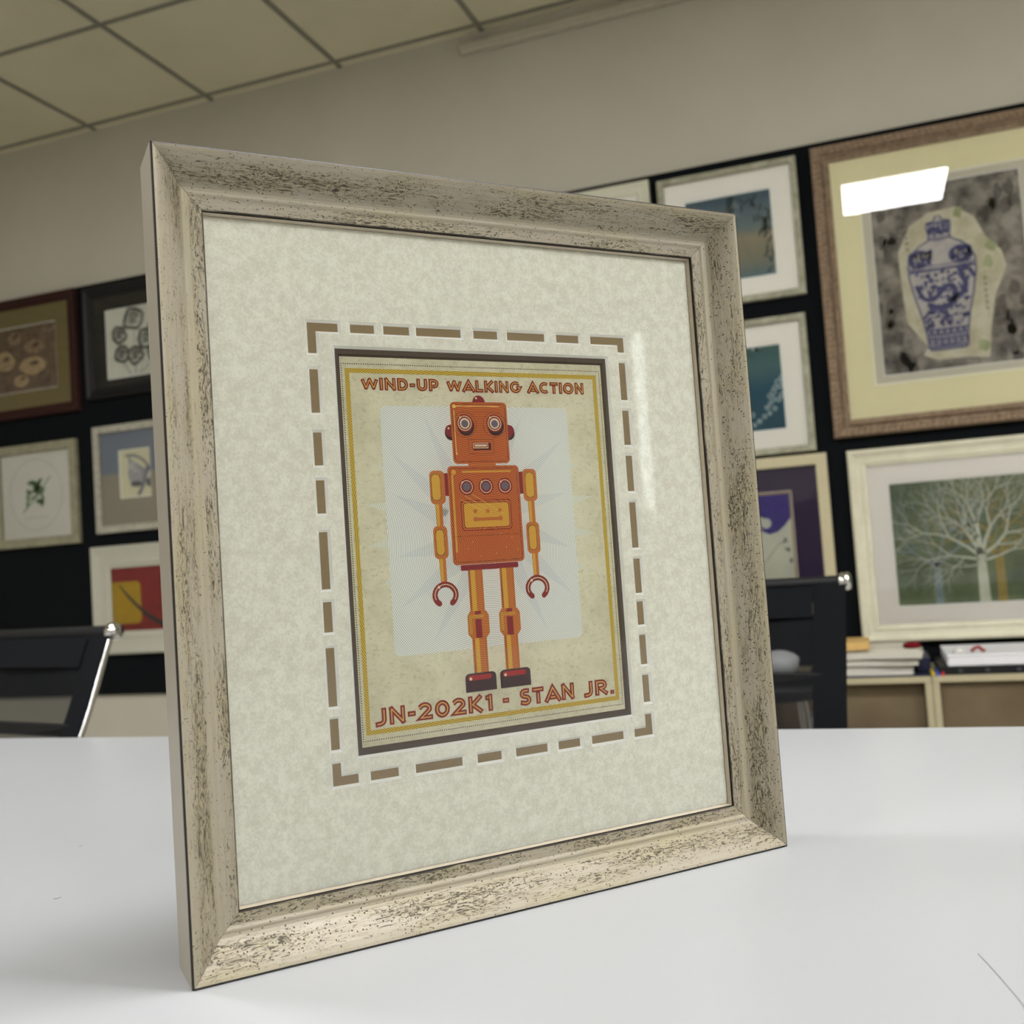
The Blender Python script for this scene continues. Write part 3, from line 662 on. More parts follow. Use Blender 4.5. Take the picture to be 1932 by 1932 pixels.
def artmat(name, c1, c2, scale=30, det=6, lo=0.35, hi=0.65, vs_=(1, 1, 1)):
    t = NT(name); f = t.noise(scale, det, 0.65, t.mapping(vs_)); t.bsdf(t.ramp(f, [(lo, c1), (hi, c2)]), 0.8, spec=0.2); return t.m
def blob(cx, cz, rx, rz, n=20, wob=0.0, rot=0): 
    out = []
    for i in range(n):
        a = 2*PI*i/n; k = 1+wob*(rnd.random()-0.5); x, z = rx*k*math.cos(a), rz*k*math.sin(a)
        out.append((cx+x*math.cos(rot)-z*math.sin(rot), cz+x*math.sin(rot)+z*math.cos(rot)))
    return out
def bl(p, r, k): return (r[0]+(r[2]-r[0])*p[0], r[1]+(r[3]-r[1])*p[1])
# ---- L1 reddish frame, lily pads
def art_pads(r, y, ox, oz):
    a = Art(*r, y, dict(b=artmat('sepia_pads_ground', rgb(88, 72, 58), rgb(128, 108, 88), 30), p=artmat('sepia_pads_leaf', rgb(168, 144, 108), rgb(192, 168, 128), 50), d=artmat('sepia_pads_dark', rgb(70, 56, 44), rgb(92, 78, 60), 60), m=artmat('sepia_pads_mid', rgb(140, 114, 92), rgb(164, 140, 112), 50)))
    W, H = r[2]-r[0], r[3]-r[1]; X = lambda u, v: (r[0]+W*u, r[1]+H*v)
    for u, v, rr, rz, k in ((0.52, 0.50, .10, .15, 'p'), (0.78, 0.38, .12, .13, 'p'), (0.80, 0.66, .09, .10, 'm'), (0.62, 0.83, .06, .09, 'm'), (0.67, 0.17, .07, .09, 'p'), (0.20, 0.5, .15, .2, 'm'), (0.3, 0.85, .1, .1, 'p'), (0.25, 0.15, .1, .1, 'p'), (0.93, 0.9, .06, .05, 'm')):
        c = X(u, v); a.poly(blob(c[0], c[1], rr*W, rz*H, 20, .12), k, 1); a.poly(blob(c[0]+.01, c[1]+.01, rr*W*.35, rz*H*.3, 12, .4), 'd', 2)
        for i in range(6):
            an = i*PI/3+.3; a.line([c, (c[0]+rr*W*.9*math.cos(an), c[1]+rz*H*.9*math.sin(an))], .003, 'm' if k == 'p' else 'd', 3)
    for i in range(10):
        c = X(rnd.random(), rnd.random()); a.line([c, (c[0]+rnd.uniform(-.05, .05), c[1]+rnd.uniform(-.05, .05))], .006, 'd', 1)
    return a
M_RED_F = artmat('mahogany_frame', rgb(44, 24, 20), rgb(60, 32, 26), 20, 6, .3, .7, (1, 1, 8))
picture('brown lily pad print with tan mat in a mahogany red frame at the far left', -3.98, 1.035, -3.135, 1.566, scoop(0.043, 0.03), M_RED_F, None,
        [('mat_board', plain('mat_tan', rgb(124, 110, 72), 0.85, 0, 0.2, 0.02), (-3.86, 1.152, -3.252, 1.443))], art_pads)
# ---- L2 black frame, charcoal flowers
def art_flowers(r, y, ox, oz):
    a = Art(*r, y, dict(w=artmat('charcoal_paper', rgb(206, 204, 190), rgb(216, 214, 200), 20), k=artmat('charcoal_black', rgb(58, 58, 56), rgb(88, 88, 84), 80), g=artmat('charcoal_grey', rgb(120, 120, 114), rgb(150, 150, 142), 80)))
    W, H = r[2]-r[0], r[3]-r[1]
    for u, v, s in ((.50, .83, .16), (.24, .62, .12), (.88, .66, .12), (.72, .52, .14), (.26, .34, .12), (.52, .30, .13), (.86, .30, .13)):
        cx, cz = r[0]+W*u, r[1]+H*v; R = s*W
        a.line([(cx, cz-R), ((cx+r[0]+W*.5)/2, r[1]+H*.10), (r[0]+W*(.35+.3*u), r[1]+.01)], .0035, 'g', 1)
        a.line([(p[0], p[1]) for p in blob(cx, cz, R, R, 16, .3)]+[(cx+R, cz)], .012, 'k', 2)
        a.line([(cx+R*.75*math.cos(t*.7), cz+R*.75*math.sin(t*.7)*(1-t*.05)) for t in range(9)], .008, 'g', 3)
        a.line([(cx+R*(.5-t*.04)*math.cos(t*.8), cz+R*(.5-t*.04)*math.sin(t*.8)) for t in range(12)], .009, 'k', 3)
    return a
picture('black framed charcoal drawing of round flowers with a black mat, top row left', -3.095, 1.067, -2.585, 1.552, scoop(0.045, 0.026), plain('black_frame_lacquer', rgb(14, 12, 14), 0.45, 0, 0.3, 0.2), None,
        [('mat_board', plain('mat_black', rgb(40, 40, 37), 0.85, 0, 0.2, 0.03), (-2.985, 1.147, -2.70, 1.443))], art_flowers)
# ---- L3 green leaf
def art_leaf(r, y, ox, oz):
    a = Art(*r, y, dict(w=artmat('leaf_paper', rgb(206, 202, 192), rgb(212, 208, 198), 9), r=artmat('oval_line', rgb(176, 172, 160), rgb(184, 180, 168), 9), g=artmat('leaf_green', rgb(90, 122, 78), rgb(128, 156, 112), 90), t=artmat('caption_grey', rgb(168, 166, 158), rgb(178, 176, 168), 90)))
    cx, cz = -3.40-ox, .695+TT-oz
    a.line([(cx+.145*math.cos(i*PI/24), cz+.155*math.sin(i*PI/24)) for i in range(49)], .004, 'r', 1)
    for i in range(26):
        u = rnd.uniform(-.05, .04); v = rnd.uniform(-.06, .04); a.poly(blob(cx+u, cz+.02+v, .018, .008, 8, 0, rnd.uniform(0, 3)), 'g', 2)
    a.line([(cx-.075, cz-.075), (cx-.02, cz-.03), (cx+.03, cz+.02), (cx+.085, cz+.075)], .006, 'g', 1)
    a.line([(cx-.07, cz-.10), (cx+.07, cz-.10)], .004, 't', 1)
    return a
M_CHAMP = artmat('champagne_frame', rgb(128, 124, 100), rgb(150, 146, 122), 30)
picture('white print of a small green leaf sprig inside a faint oval, pale gold frame', -3.625, .468, -3.168, .917, flat_prof(.038, .022), M_CHAMP, None, [], art_leaf)
# ---- L4 blue and beige mat
def art_egg(r, y, ox, oz):
    a = Art(*r, y, dict(w=artmat('egg_paper', rgb(206, 200, 168), rgb(214, 208, 178), 20), g=artmat('egg_grey', rgb(120, 118, 122), rgb(188, 186, 184), 14, 3), s=artmat('egg_stroke', rgb(120, 118, 128), rgb(140, 138, 148), 60), d=artmat('egg_dark', rgb(80, 78, 82), rgb(110, 108, 112), 60)))
    cx, cz = -2.855-ox, .745+TT-oz
    a.poly([(cx-.045, cz+.065)]+[(cx+.05*math.cos(math.radians(t)), cz-.01+.055*math.sin(math.radians(t))) for t in range(160, 380, 15)], 'g', 1)
    a.line(arcp(cx-.04, cz-.04, .11, 100, 20), .012, 's', 2)
    a.line([(cx+.0, cz-.10), (cx+.02, cz-.07), (cx+.045, cz-.01), (cx+.055, cz+.02)], .018, 's', 2)
    a.poly(blob(cx-.01, cz-.052, .03, .012, 12), 'd', 2); a.poly(blob(cx+.06, cz-.05, .02, .02, 12), 'd', 1)
    return a
def arcp(cx, cz, R, a0, a1, n=10): return [(cx+R*math.cos(math.radians(a0+(a1-a0)*i/n)), cz+R*math.sin(math.radians(a0+(a1-a0)*i/n))) for i in range(n+1)]
t = NT('mat_blue_over_beige'); x, y, z = t.sep(); f = t.noise(200, 2)
t.bsdf(t.mix(t.step(z, .2455, .2475), t.mix(f, rgb(146, 138, 122), rgb(154, 146, 130)), t.mix(f, rgb(118, 124, 136), rgb(126, 132, 144))), 0.85, spec=.2); M_SPLIT = t.m
picture('grey shape print in a half blue, half beige mat and silver frame', -3.072, .497, -2.665, .950, flat_prof(.030, .024), artmat('silver_leaf_frame', rgb(150, 146, 130), rgb(178, 174, 160), 40), None,
        [('mat_board', M_SPLIT, (-2.947, .637, -2.79, .840))], art_egg)
# ---- L5 red abstract
def art_red(r, y, ox, oz):
    a = Art(*r, y, dict(r=artmat('abstract_red', rgb(126, 16, 22), rgb(146, 26, 30), 14), y=artmat('abstract_yellow', rgb(176, 142, 16), rgb(186, 152, 24), 14), k=plain('abstract_black', rgb(24, 18, 16), 0.7)))
    X = lambda w, z: (w-ox, z+TT-oz)
    x0, z0 = X(-3.03, .113); x1, z1 = X(-2.868, .288)
    a.poly([(p[0]/1000, p[1]/1000) for p in rrect(x0*1000, z0*1000, x1*1000, z1*1000, 22)], 'y', 1)
    cv = catmull([(X(-2.975, .275)[0], 0, X(-2.975, .275)[1]), (X(-2.93, .225)[0], 0, X(-2.93, .225)[1]), (X(-2.85, .155)[0], 0, X(-2.85, .155)[1]), (X(-2.76, .105)[0], 0, X(-2.76, .105)[1]), (X(-2.66, .09)[0], 0, X(-2.66, .09)[1])], 6)
    a.line([(p.x, p.z) for p in cv], .006, 'k', 2, .026)
    return a
picture('red abstract print with a yellow square and black stroke in a wide white frame', -3.108, -.012, -2.36, .442, scoop(.095, .03), plain('white_frame_paint', rgb(180, 178, 162), 0.5, 0, .4, .03), None, [], art_red)
# ---- R1 mostly hidden white frame
def art_pale(r, y, ox, oz):
    a = Art(*r, y, dict(w=artmat('pale_print', rgb(196, 194, 176), rgb(206, 204, 188), 9), g=artmat('pale_print_grey', rgb(150, 148, 136), rgb(170, 168, 156), 40)))
    W, H = r[2]-r[0], r[3]-r[1]
    for i in range(5): a.line([(r[0]+W*.1, r[1]+H*(.2+.15*i)), (r[0]+W*.9, r[1]+H*(.22+.15*i))], .004, 'g', 1)
    return a
picture('cream framed pale print peeking above the top edge of the taupe frame', -1.02, 1.085, -.6255, 1.553, scoop(.045, .026), plain('cream_frame_paint', rgb(208, 206, 184), 0.5, 0, .4, .03), None,
        [('mat_board', C_WH, (-.93, 1.17, -.71, 1.468))], art_pale)
# ---- R2 landscape with branches
M_SILV = artmat('thin_silver_frame', rgb(136, 134, 114), rgb(170, 168, 148), 30)
def branches(a, p, ang, L, w, k, depth, lv, spread=.6):
    q2 = (p[0]+L*math.cos(ang), p[1]+L*math.sin(ang)); mid = ((p[0]+q2[0])/2+rnd.uniform(-.06, .06)*L, (p[1]+q2[1])/2+rnd.uniform(-.06, .06)*L)
    a.line([p, mid, q2], w, k, lv, w*.7)
    if depth <= 0: return
    for s in (-1, 1):
        branches(a, q2, ang+s*rnd.uniform(.25, spread), L*rnd.uniform(.62, .86), w*.62, k, depth-1, lv, spread)
    if rnd.random() < .5: branches(a, mid, ang+rnd.choice((-1, 1))*rnd.uniform(.5, .9), L*.55, w*.5, k, depth-2, lv, spread)
def art_land(r, y, ox, oz):
    t = NT('dusk_landscape'); x, yy_, z = t.sep(); H = r[3]-r[1]
    v = t.math('ADD', t.math('DIVIDE', t.math('SUBTRACT', z, r[1]), H), t.math('MULTIPLY', t.math('SUBTRACT', t.noise(9, 4), .5), .25))
    t.bsdf(t.ramp(v, [(0.05, rgb(100, 118, 122)), (.22, rgb(132, 130, 112)), (.48, rgb(150, 140, 116)), (.62, rgb(112, 126, 126)), (.8, rgb(94, 112, 120)), (.98, rgb(72, 92, 106))]), .8, spec=.2)
    a = Art(*r, y, dict(b=t.m, k=artmat('dark_branch', rgb(44, 52, 52), rgb(72, 80, 78), 60), w=artmat('mist', rgb(112, 124, 126), rgb(128, 138, 138), 60)))
    for c in ((.55, .93, 20), (.92, .62, 22), (.97, .30, 14), (.80, .88, 8)):
        cx, cz = r[0]+(r[2]-r[0])*c[0], r[1]+H*c[1]
        for i in range(c[2]):
            x0, z0 = cx+rnd.gauss(0, .014), cz+rnd.gauss(0, .028); an = rnd.uniform(-2.4, -.6)
            a.line([(x0, z0), (x0+.025*math.cos(an), z0+.025*math.sin(an))], .006, 'k' if rnd.random() < .75 else 'w', 1)
    return a
picture('blue grey dusk landscape print with dark branches in a thin silver frame', -.597, 1.073, -.130, 1.538, flat_prof(.021, .024), M_SILV, None, [('mat_board', C_WH, (-.508, 1.154, -.219, 1.448))], art_land)
# ---- R3 teal bubbles
def art_bub(r, y, ox, oz):
    t = NT('teal_water'); x, yy_, z = t.sep(); H = r[3]-r[1]
    v = t.math('ADD', t.math('DIVIDE', t.math('SUBTRACT', z, r[1]), H), t.math('MULTIPLY', t.math('SUBTRACT', t.noise(9, 4), .5), .3))
    t.bsdf(t.ramp(v, [(0.0, rgb(30, 78, 92)), (.5, rgb(38, 84, 106)), (.8, rgb(80, 112, 112)), (1, rgb(70, 100, 98))]), .8, spec=.2)
    a = Art(*r, y, dict(b=t.m, w=artmat('bubble_white', rgb(150, 176, 180), rgb(186, 200, 198), 60), k=artmat('bubble_dark', rgb(60, 76, 70), rgb(90, 104, 94), 60)))
    for u, v, s in [(.88, .44, .011), (.84, .40, .010), (.90, .49, .009), (.87, .36, .010), (.94, .55, .012), (.96, .50, .010), (.99, .60, .011), (.84, .32, .008), (.80, .27, .009), (.97, .40, .010), (.93, .35, .009), (.88, .25, .008), (.82, .20, .007), (.76, .17, .008), (.70, .12, .008), (.64, .08, .007), (.62, .2, .01), (.5, .1, .01), (.4, .15, .01)]:
        cx, cz = r[0]+(r[2]-r[0])*u, r[1]+H*v
        a.line([(cx+s*.75*math.cos(i*PI/4), cz+s*.75*math.sin(i*PI/4)) for i in range(9)], .0055, 'w', 1)
    for i in range(14):
        cx, cz = r[0]+(r[2]-r[0])*(.72+rnd.gauss(0, .04)), r[3]-.012+rnd.gauss(0, .008)
        a.poly(blob(cx, cz, .007, .004, 8, .2, rnd.uniform(0, 3)), 'k' if i % 2 else 'w', 2)
    return a
picture('teal print with pale bubbles in a thin silver frame, below the dusk landscape', -.606, .552, -.141, 1.010, flat_prof(.021, .024), M_SILV, None, [('mat_board', C_WH, (-.517, .634, -.229, .920))], art_bub)
# ---- R4 purple mat
def art_wave(r, y, ox, oz):
    a = Art(*r, y, dict(w=artmat('wave_paper', rgb(196, 196, 180), rgb(208, 208, 192), 12), v=artmat('wave_violet', rgb(48, 34, 120), rgb(64, 48, 140), 40), k=artmat('wave_marks', rgb(70, 68, 66), rgb(100, 98, 94), 90), g=artmat('wave_shade', rgb(170, 170, 158), rgb(180, 180, 168), 40)))
    X = lambda w, z: (w-ox, z+TT-oz); H = r[3]-r[1]
    pts = [(r[0], r[3]-.004), (r[2]-.004, r[3]-.004), (r[2]-.004, r[3]-.085)]+[X(w, z) for w, z in ((-.262, .314), (-.285, .295), (-.312, .287), (-.335, .298), (-.345, .32), (-.37, .345), (-.41, .35))]+[(r[0], X(0, .345)[1])]
    a.poly(pts, 'v', 1)
    c = X(-.322, .325); a.poly(blob(c[0], c[1], .017, .017, 16), 'w', 2); a.line([X(-.44, .30), X(-.39, .33), X(-.355, .345), X(-.33, .338)], .022, 'w', 2, .012)
    a.line([X(-.40, .13), X(-.33, .20), X(-.28, .26)], .005, 'g', 1)
    for w, z in ((-.268, .262), (-.262, .232), (-.345, .118), (-.335, .098), (-.255, .20)):
        p = X(w, z)
        for i in range(5):
            an = rnd.uniform(0, 6.28); a.line([p, (p[0]+.012*math.cos(an), p[1]+.012*math.sin(an))], .0035, 'k', 2)
    return a
picture('deep purple matted print with a violet wave and gold inner fillet in a cream frame', -.572, .018, -.1125, .541, flat_prof(.036, .026), plain('cream_gold_frame', rgb(188, 178, 146), 0.5, 0, .4, .04), None,
        [('mat_board', plain('mat_purple', rgb(62, 50, 78), 0.85, 0, .2, .03), (-.455, .110, -.232, .428)), ('gold_fillet', plain('gold_fillet_paint', rgb(160, 122, 62), .5, .3), (-.449, .116, -.238, .422))], art_wave)
# ---- R5 ornate frame with a vase painting
def art_vase(r, y, ox, oz):
    a = Art(*r, y, dict(b=artmat('rock_ground', rgb(78, 72, 68), rgb(166, 158, 148), 14, 8, .38, .62), p=artmat('vase_halo', rgb(190, 182, 156), rgb(214, 208, 186), 16, 5, .4, .6), w=artmat('vase_white', rgb(176, 170, 168), rgb(204, 196, 190), 20), u=artmat('vase_blue', rgb(58, 60, 104), rgb(92, 94, 140), 120), k=artmat('calligraphy_ink', rgb(90, 84, 80), rgb(120, 112, 106), 90), g=artmat('halo_green', rgb(150, 156, 112), rgb(180, 184, 148), 20), m=artmat('rock_margin', rgb(196, 190, 172), rgb(204, 198, 180), 9)))
    X = lambda w, z: (w-ox, z+TT-oz)
    for cx, cz, s, k in ((.14, 1.20, .03, 'k'), (.12, .95, .025, 'k'), (.17, .84, .03, 'k'), (.46, .95, .03, 'k'), (.48, 1.28, .03, 'k'), (.47, .83, .03, 'k')):
        for j in range(6): p = X(cx+rnd.gauss(0, s*.7), cz+rnd.gauss(0, s*1.3)); a.poly(blob(p[0], p[1], s*.5, s*.8, 9, .6), k, 1)
    halo = [(.16, 1.16), (.20, 1.24), (.26, 1.275), (.34, 1.28), (.39, 1.24), (.42, 1.17), (.46, 1.12), (.47, 1.07), (.43, .98), (.41, .87), (.40, .79), (.33, .80), (.25, .80), (.21, .82), (.225, .845), (.17, .93), (.165, 1.0)]
    a.poly([X(*p) for p in halo], 'p', 2)
    for p in ((.345, 1.262), (.43, 1.14), (.385, .83), (.42, 1.09)): c = X(*p); a.poly(blob(c[0], c[1], .016, .02, 10, .5), 'g', 3)
    vx = .285; prof = [(.052, .832), (.058, .842), (.060, .88), (.068, .93), (.085, 1.0), (.098, 1.07), (.099, 1.11), (.088, 1.145), (.060, 1.170), (.034, 1.182), (.031, 1.20), (.036, 1.225), (.034, 1.240), (.012, 1.245), (.004, 1.262)]
    a.poly([X(vx+w, z) for w, z in prof]+[X(vx-w, z) for w, z in prof[::-1]], 'w', 4)
    def band(z0, z1, k=.97):
        def hw(z):
            for (w0, a0), (w1, a1) in zip(prof[:-1], prof[1:]):
                if a0 <= z <= a1: return (w0+(w1-w0)*(z-a0)/(a1-a0))*k
            return prof[-1][0]
        a.poly([X(vx-hw(z0), z0), X(vx+hw(z0), z0), X(vx+hw(z1), z1), X(vx-hw(z1), z1)], 'u', 5)
    for z0, z1 in ((.838, .845), (.893, .899), (1.085, 1.092), (1.10, 1.103), (1.233, 1.24)): band(z0, z1)
    for i in range(6): # lappets
        x0 = vx-.052+i*.019; a.line([X(x0, .85), X(x0, .888), X(x0+.008, .892), X(x0+.012, .85)], .0055, 'u', 5)
    for i in range(5): x0 = vx-.026+i*.0125; a.line([X(x0, 1.20), X(x0+.003, 1.215), X(x0, 1.23)], .007, 'u', 5)
    a.poly([X(vx-.065+.034*math.cos(t), 1.128+.030*math.sin(t)) for t in [i*PI/8 for i in range(16)]], 'u', 5)
    a.poly([X(vx+.058+.036*math.cos(t), 1.128+.030*math.sin(t)) for t in [i*PI/8 for i in range(16)]], 'u', 5)
    # dragon body curling round the belly, clouds and scrolls
    cv = catmull([X(vx-.080, 1.045)+(0,), X(vx-.06, 1.00)+(0,), X(vx-.03, .995)+(0,), X(vx-.005, 1.02)+(0,), X(vx+.02, 1.035)+(0,), X(vx+.035, 1.01)+(0,), X(vx+.02, .975)+(0,), X(vx-.015, .962)+(0,), X(vx-.045, .975)+(0,)], 5)
    a.line([(p.x, p.y) for p in cv], .012, 'u', 6, .022)
    cv = catmull([X(vx+.01, .985)+(0,), X(vx+.05, 1.0)+(0,), X(vx+.065, 1.035)+(0,), X(vx+.05, 1.07)+(0,), X(vx+.075, 1.08)+(0,), X(vx+.092, 1.05)+(0,)], 5)
    a.line([(p.x, p.y) for p in cv], .020, 'u', 6, .012)
    for i in range(120):
        z = rnd.uniform(.905, 1.082); w = .090*(.70+.30*(z-.9)/.18); c = X(vx+rnd.uniform(-w*.92, w*.92), z); a.poly(blob(c[0], c[1], rnd.uniform(.005, .012), rnd.uniform(.003, .006), 7, .6, rnd.uniform(0, 3)), 'u', 5)
    for i in range(46):
        c = X(vx+rnd.choice((-1, 1))*rnd.uniform(.03, .088), rnd.uniform(1.11, 1.15)); a.poly(blob(c[0], c[1], .010, .006, 8, .5, rnd.uniform(0, 3)), 'u', 6)
    for i in range(24):
        c = X(vx+rnd.choice((-1, 1))*rnd.uniform(.035, .08), rnd.uniform(1.11, 1.145)); a.poly(blob(c[0], c[1], .004, .0025, 8, .5, rnd.uniform(0, 3)), 'w', 7)
    for i in range(16):
        c = X(vx-.028+i*.0037, 1.215+rnd.uniform(-.014, .014)); a.poly(blob(c[0], c[1], .004, .008, 8, .5), 'u', 6)
    L_ = [X(vx+w, z) for w, z in prof]; R_l = [X(vx-w, z) for w, z in prof]
    a.line(L_, .0045, 'u', 7); a.line(R_l, .0045, 'u', 7); a.line([L_[0], R_l[0]], .006, 'u', 7)
    for zz, ww in ((.852, .054), (.868, .056), (.884, .060), (.94, .068), (1.095, .094), (1.186, .033), (1.192, .031)):
        a.line([X(vx-ww, zz), X(vx-ww*.3, zz-.004), X(vx+ww*.3, zz-.004), X(vx+ww, zz)], .0035, 'u', 6)
    for x0, z0, n in ((.165, 1.245, 4), (.188, 1.262, 6), (.405, 1.04, 6)):
        for i in range(n): c = X(x0, z0-i*.019); a.line([(c[0]-.004, c[1]+.004), (c[0]+.005, c[1]), (c[0]-.003, c[1]-.006)], .003, 'k', 5)
    return a
r5 = picture('big ornate bronze frame with a blue and white vase painting, topmost on the right', -.083, .583, .700, 1.548, [(0, 0), (0, -.024), (.004, -.030), (.026, -.032), (.030, -.028), (.032, -.024), (.036, -.028), (.044, -.028), (.048, -.022), (.056, -.018), (.056, -.011)],
             artmat('bronze_ornate_frame', rgb(112, 94, 76), rgb(150, 130, 108), 60), None,
             [('mat_board', plain('mat_straw', rgb(232, 224, 186), 0.85, 0, .2, .01), (.058, .742, .556, 1.395)), ('inner_mat', plain('mat_pale', rgb(204, 198, 180), 0.85, 0, .2, .01), (.086, .768, .530, 1.370))], art_vase, name='wall_picture')
q = MB(); W5, H5 = .783, .965; x0 = -W5/2
M_BRZ = artmat('bronze_relief', rgb(124, 104, 84), rgb(164, 142, 118), 90)
def relief(L, put):
    n = int(L/.0185)
    for i in range(n):
        c = (i+.5)*L/n; put(c, .0095, .0078, .0075); put(c+.004, .0205, .0060, .0042)
    n = int(L/.011)
    for i in range(n): put((i+.5)*L/n, .040, .0045, .0032)
for side in range(4):
    L = W5 if side % 2 == 0 else H5
    def put(c, w, hx, hw):
        if c < w or c > L-w: return
        if side == 0: X, Z, ax, az = x0+c, w, hx, hw
        elif side == 2: X, Z, ax, az = x0+c, H5-w, hx, hw
        elif side == 1: X, Z, ax, az = x0+w, c, hw, hx
        else: X, Z, ax, az = x0+W5-w, c, hw, hx
        yb = -.029
        b = [(X-ax, yb, Z-az), (X+ax, yb, Z-az), (X+ax, yb, Z+az), (X-ax, yb, Z+az)]; k = .55
        tt = [(X-ax*k, yb-.006, Z-az*k), (X+ax*k, yb-.006, Z-az*k), (X+ax*k, yb-.006, Z+az*k), (X-ax*k, yb-.006, Z+az*k)]
        q.face(tt)
        for i in range(4): q.face([b[i], b[(i+1) % 4], tt[(i+1) % 4], tt[i]])
    relief(L, put)
q.build('carved_relief', M_BRZ, r5)
# ---- R6 white trees
def art_trees(r, y, ox, oz):
    a = Art(*r, y, dict(b=artmat('tree_green', rgb(84, 98, 76), rgb(116, 126, 94), 7, 6, .38, .62), w=artmat('tree_white', rgb(196, 198, 180), rgb(210, 212, 196), 40), o=artmat('tree_ochre', rgb(150, 132, 72), rgb(166, 146, 84), 40), u=artmat('tree_blue', rgb(126, 142, 142), rgb(140, 154, 154), 40), g=artmat('tree_mist', rgb(126, 138, 112), rgb(144, 154, 130), 40)))
    X = lambda w, z: (w-ox, z+TT-oz); z0 = r[1]+.001
    a.poly([X(.10, .03), X(.22, .03), X(.34, .03), X(.45, .03), X(.45, .15), X(.30, .19), X(.16, .16), X(.10, .10)], 'b', 1)
    for cx, wd, k, ht, lv, dp in ((.192, .026, 'u', .13, 2, 6), (.372, .028, 'o', .15, 3, 6), (.60, .03, 'g', .15, 2, 6)):
        a.poly([(cx-ox-wd*.5, z0), (cx-ox+wd*.5, z0), (cx-ox+wd*.4, z0+ht), (cx-ox-wd*.4, z0+ht)], k, lv)
        for an in (2.5, 1.9, 1.3, .7): branches(a, (cx-ox, z0+ht-.01), an, .085, .010, k, 4, lv)
    cx = .322-ox
    a.poly([(cx-.016, z0), (cx+.016, z0), (cx+.012, z0+.125), (cx+.014, z0+.16), (cx-.014, z0+.16), (cx-.014, z0+.125)], 'w', 5)
    for dx, dz, an, L, w, dp in ((-.006, .135, 2.95, .085, .0075, 5), (-.008, .15, 2.5, .10, .010, 5), (-.004, .16, 2.05, .08, .011, 5), (-.002, .15, 1.62, .10, .015, 6), (.004, .16, 1.2, .08, .011, 5), (.008, .15, .75, .09, .010, 5), (.006, .13, .35, .09, .0075, 5), (-.004, .12, 3.2, .07, .004, 4)):
        branches(a, (cx+dx, z0+dz), an, L, w, 'w', dp, 5, .62)
    return a
_cl = None
M_IVORY = artmat('ivory_frame', rgb(204, 200, 176), rgb(216, 212, 190), 20)
r6 = picture('wide ivory framed print of bare white trees on green, lowest on the right', -.050, -.083, .955, .538, scoop(.055, .032), M_IVORY, None,
             [('mat_board', plain('mat_cool_white', rgb(238, 232, 226), .85, 0, .2, .01), (.068, .028, .838, .421))], art_trees)

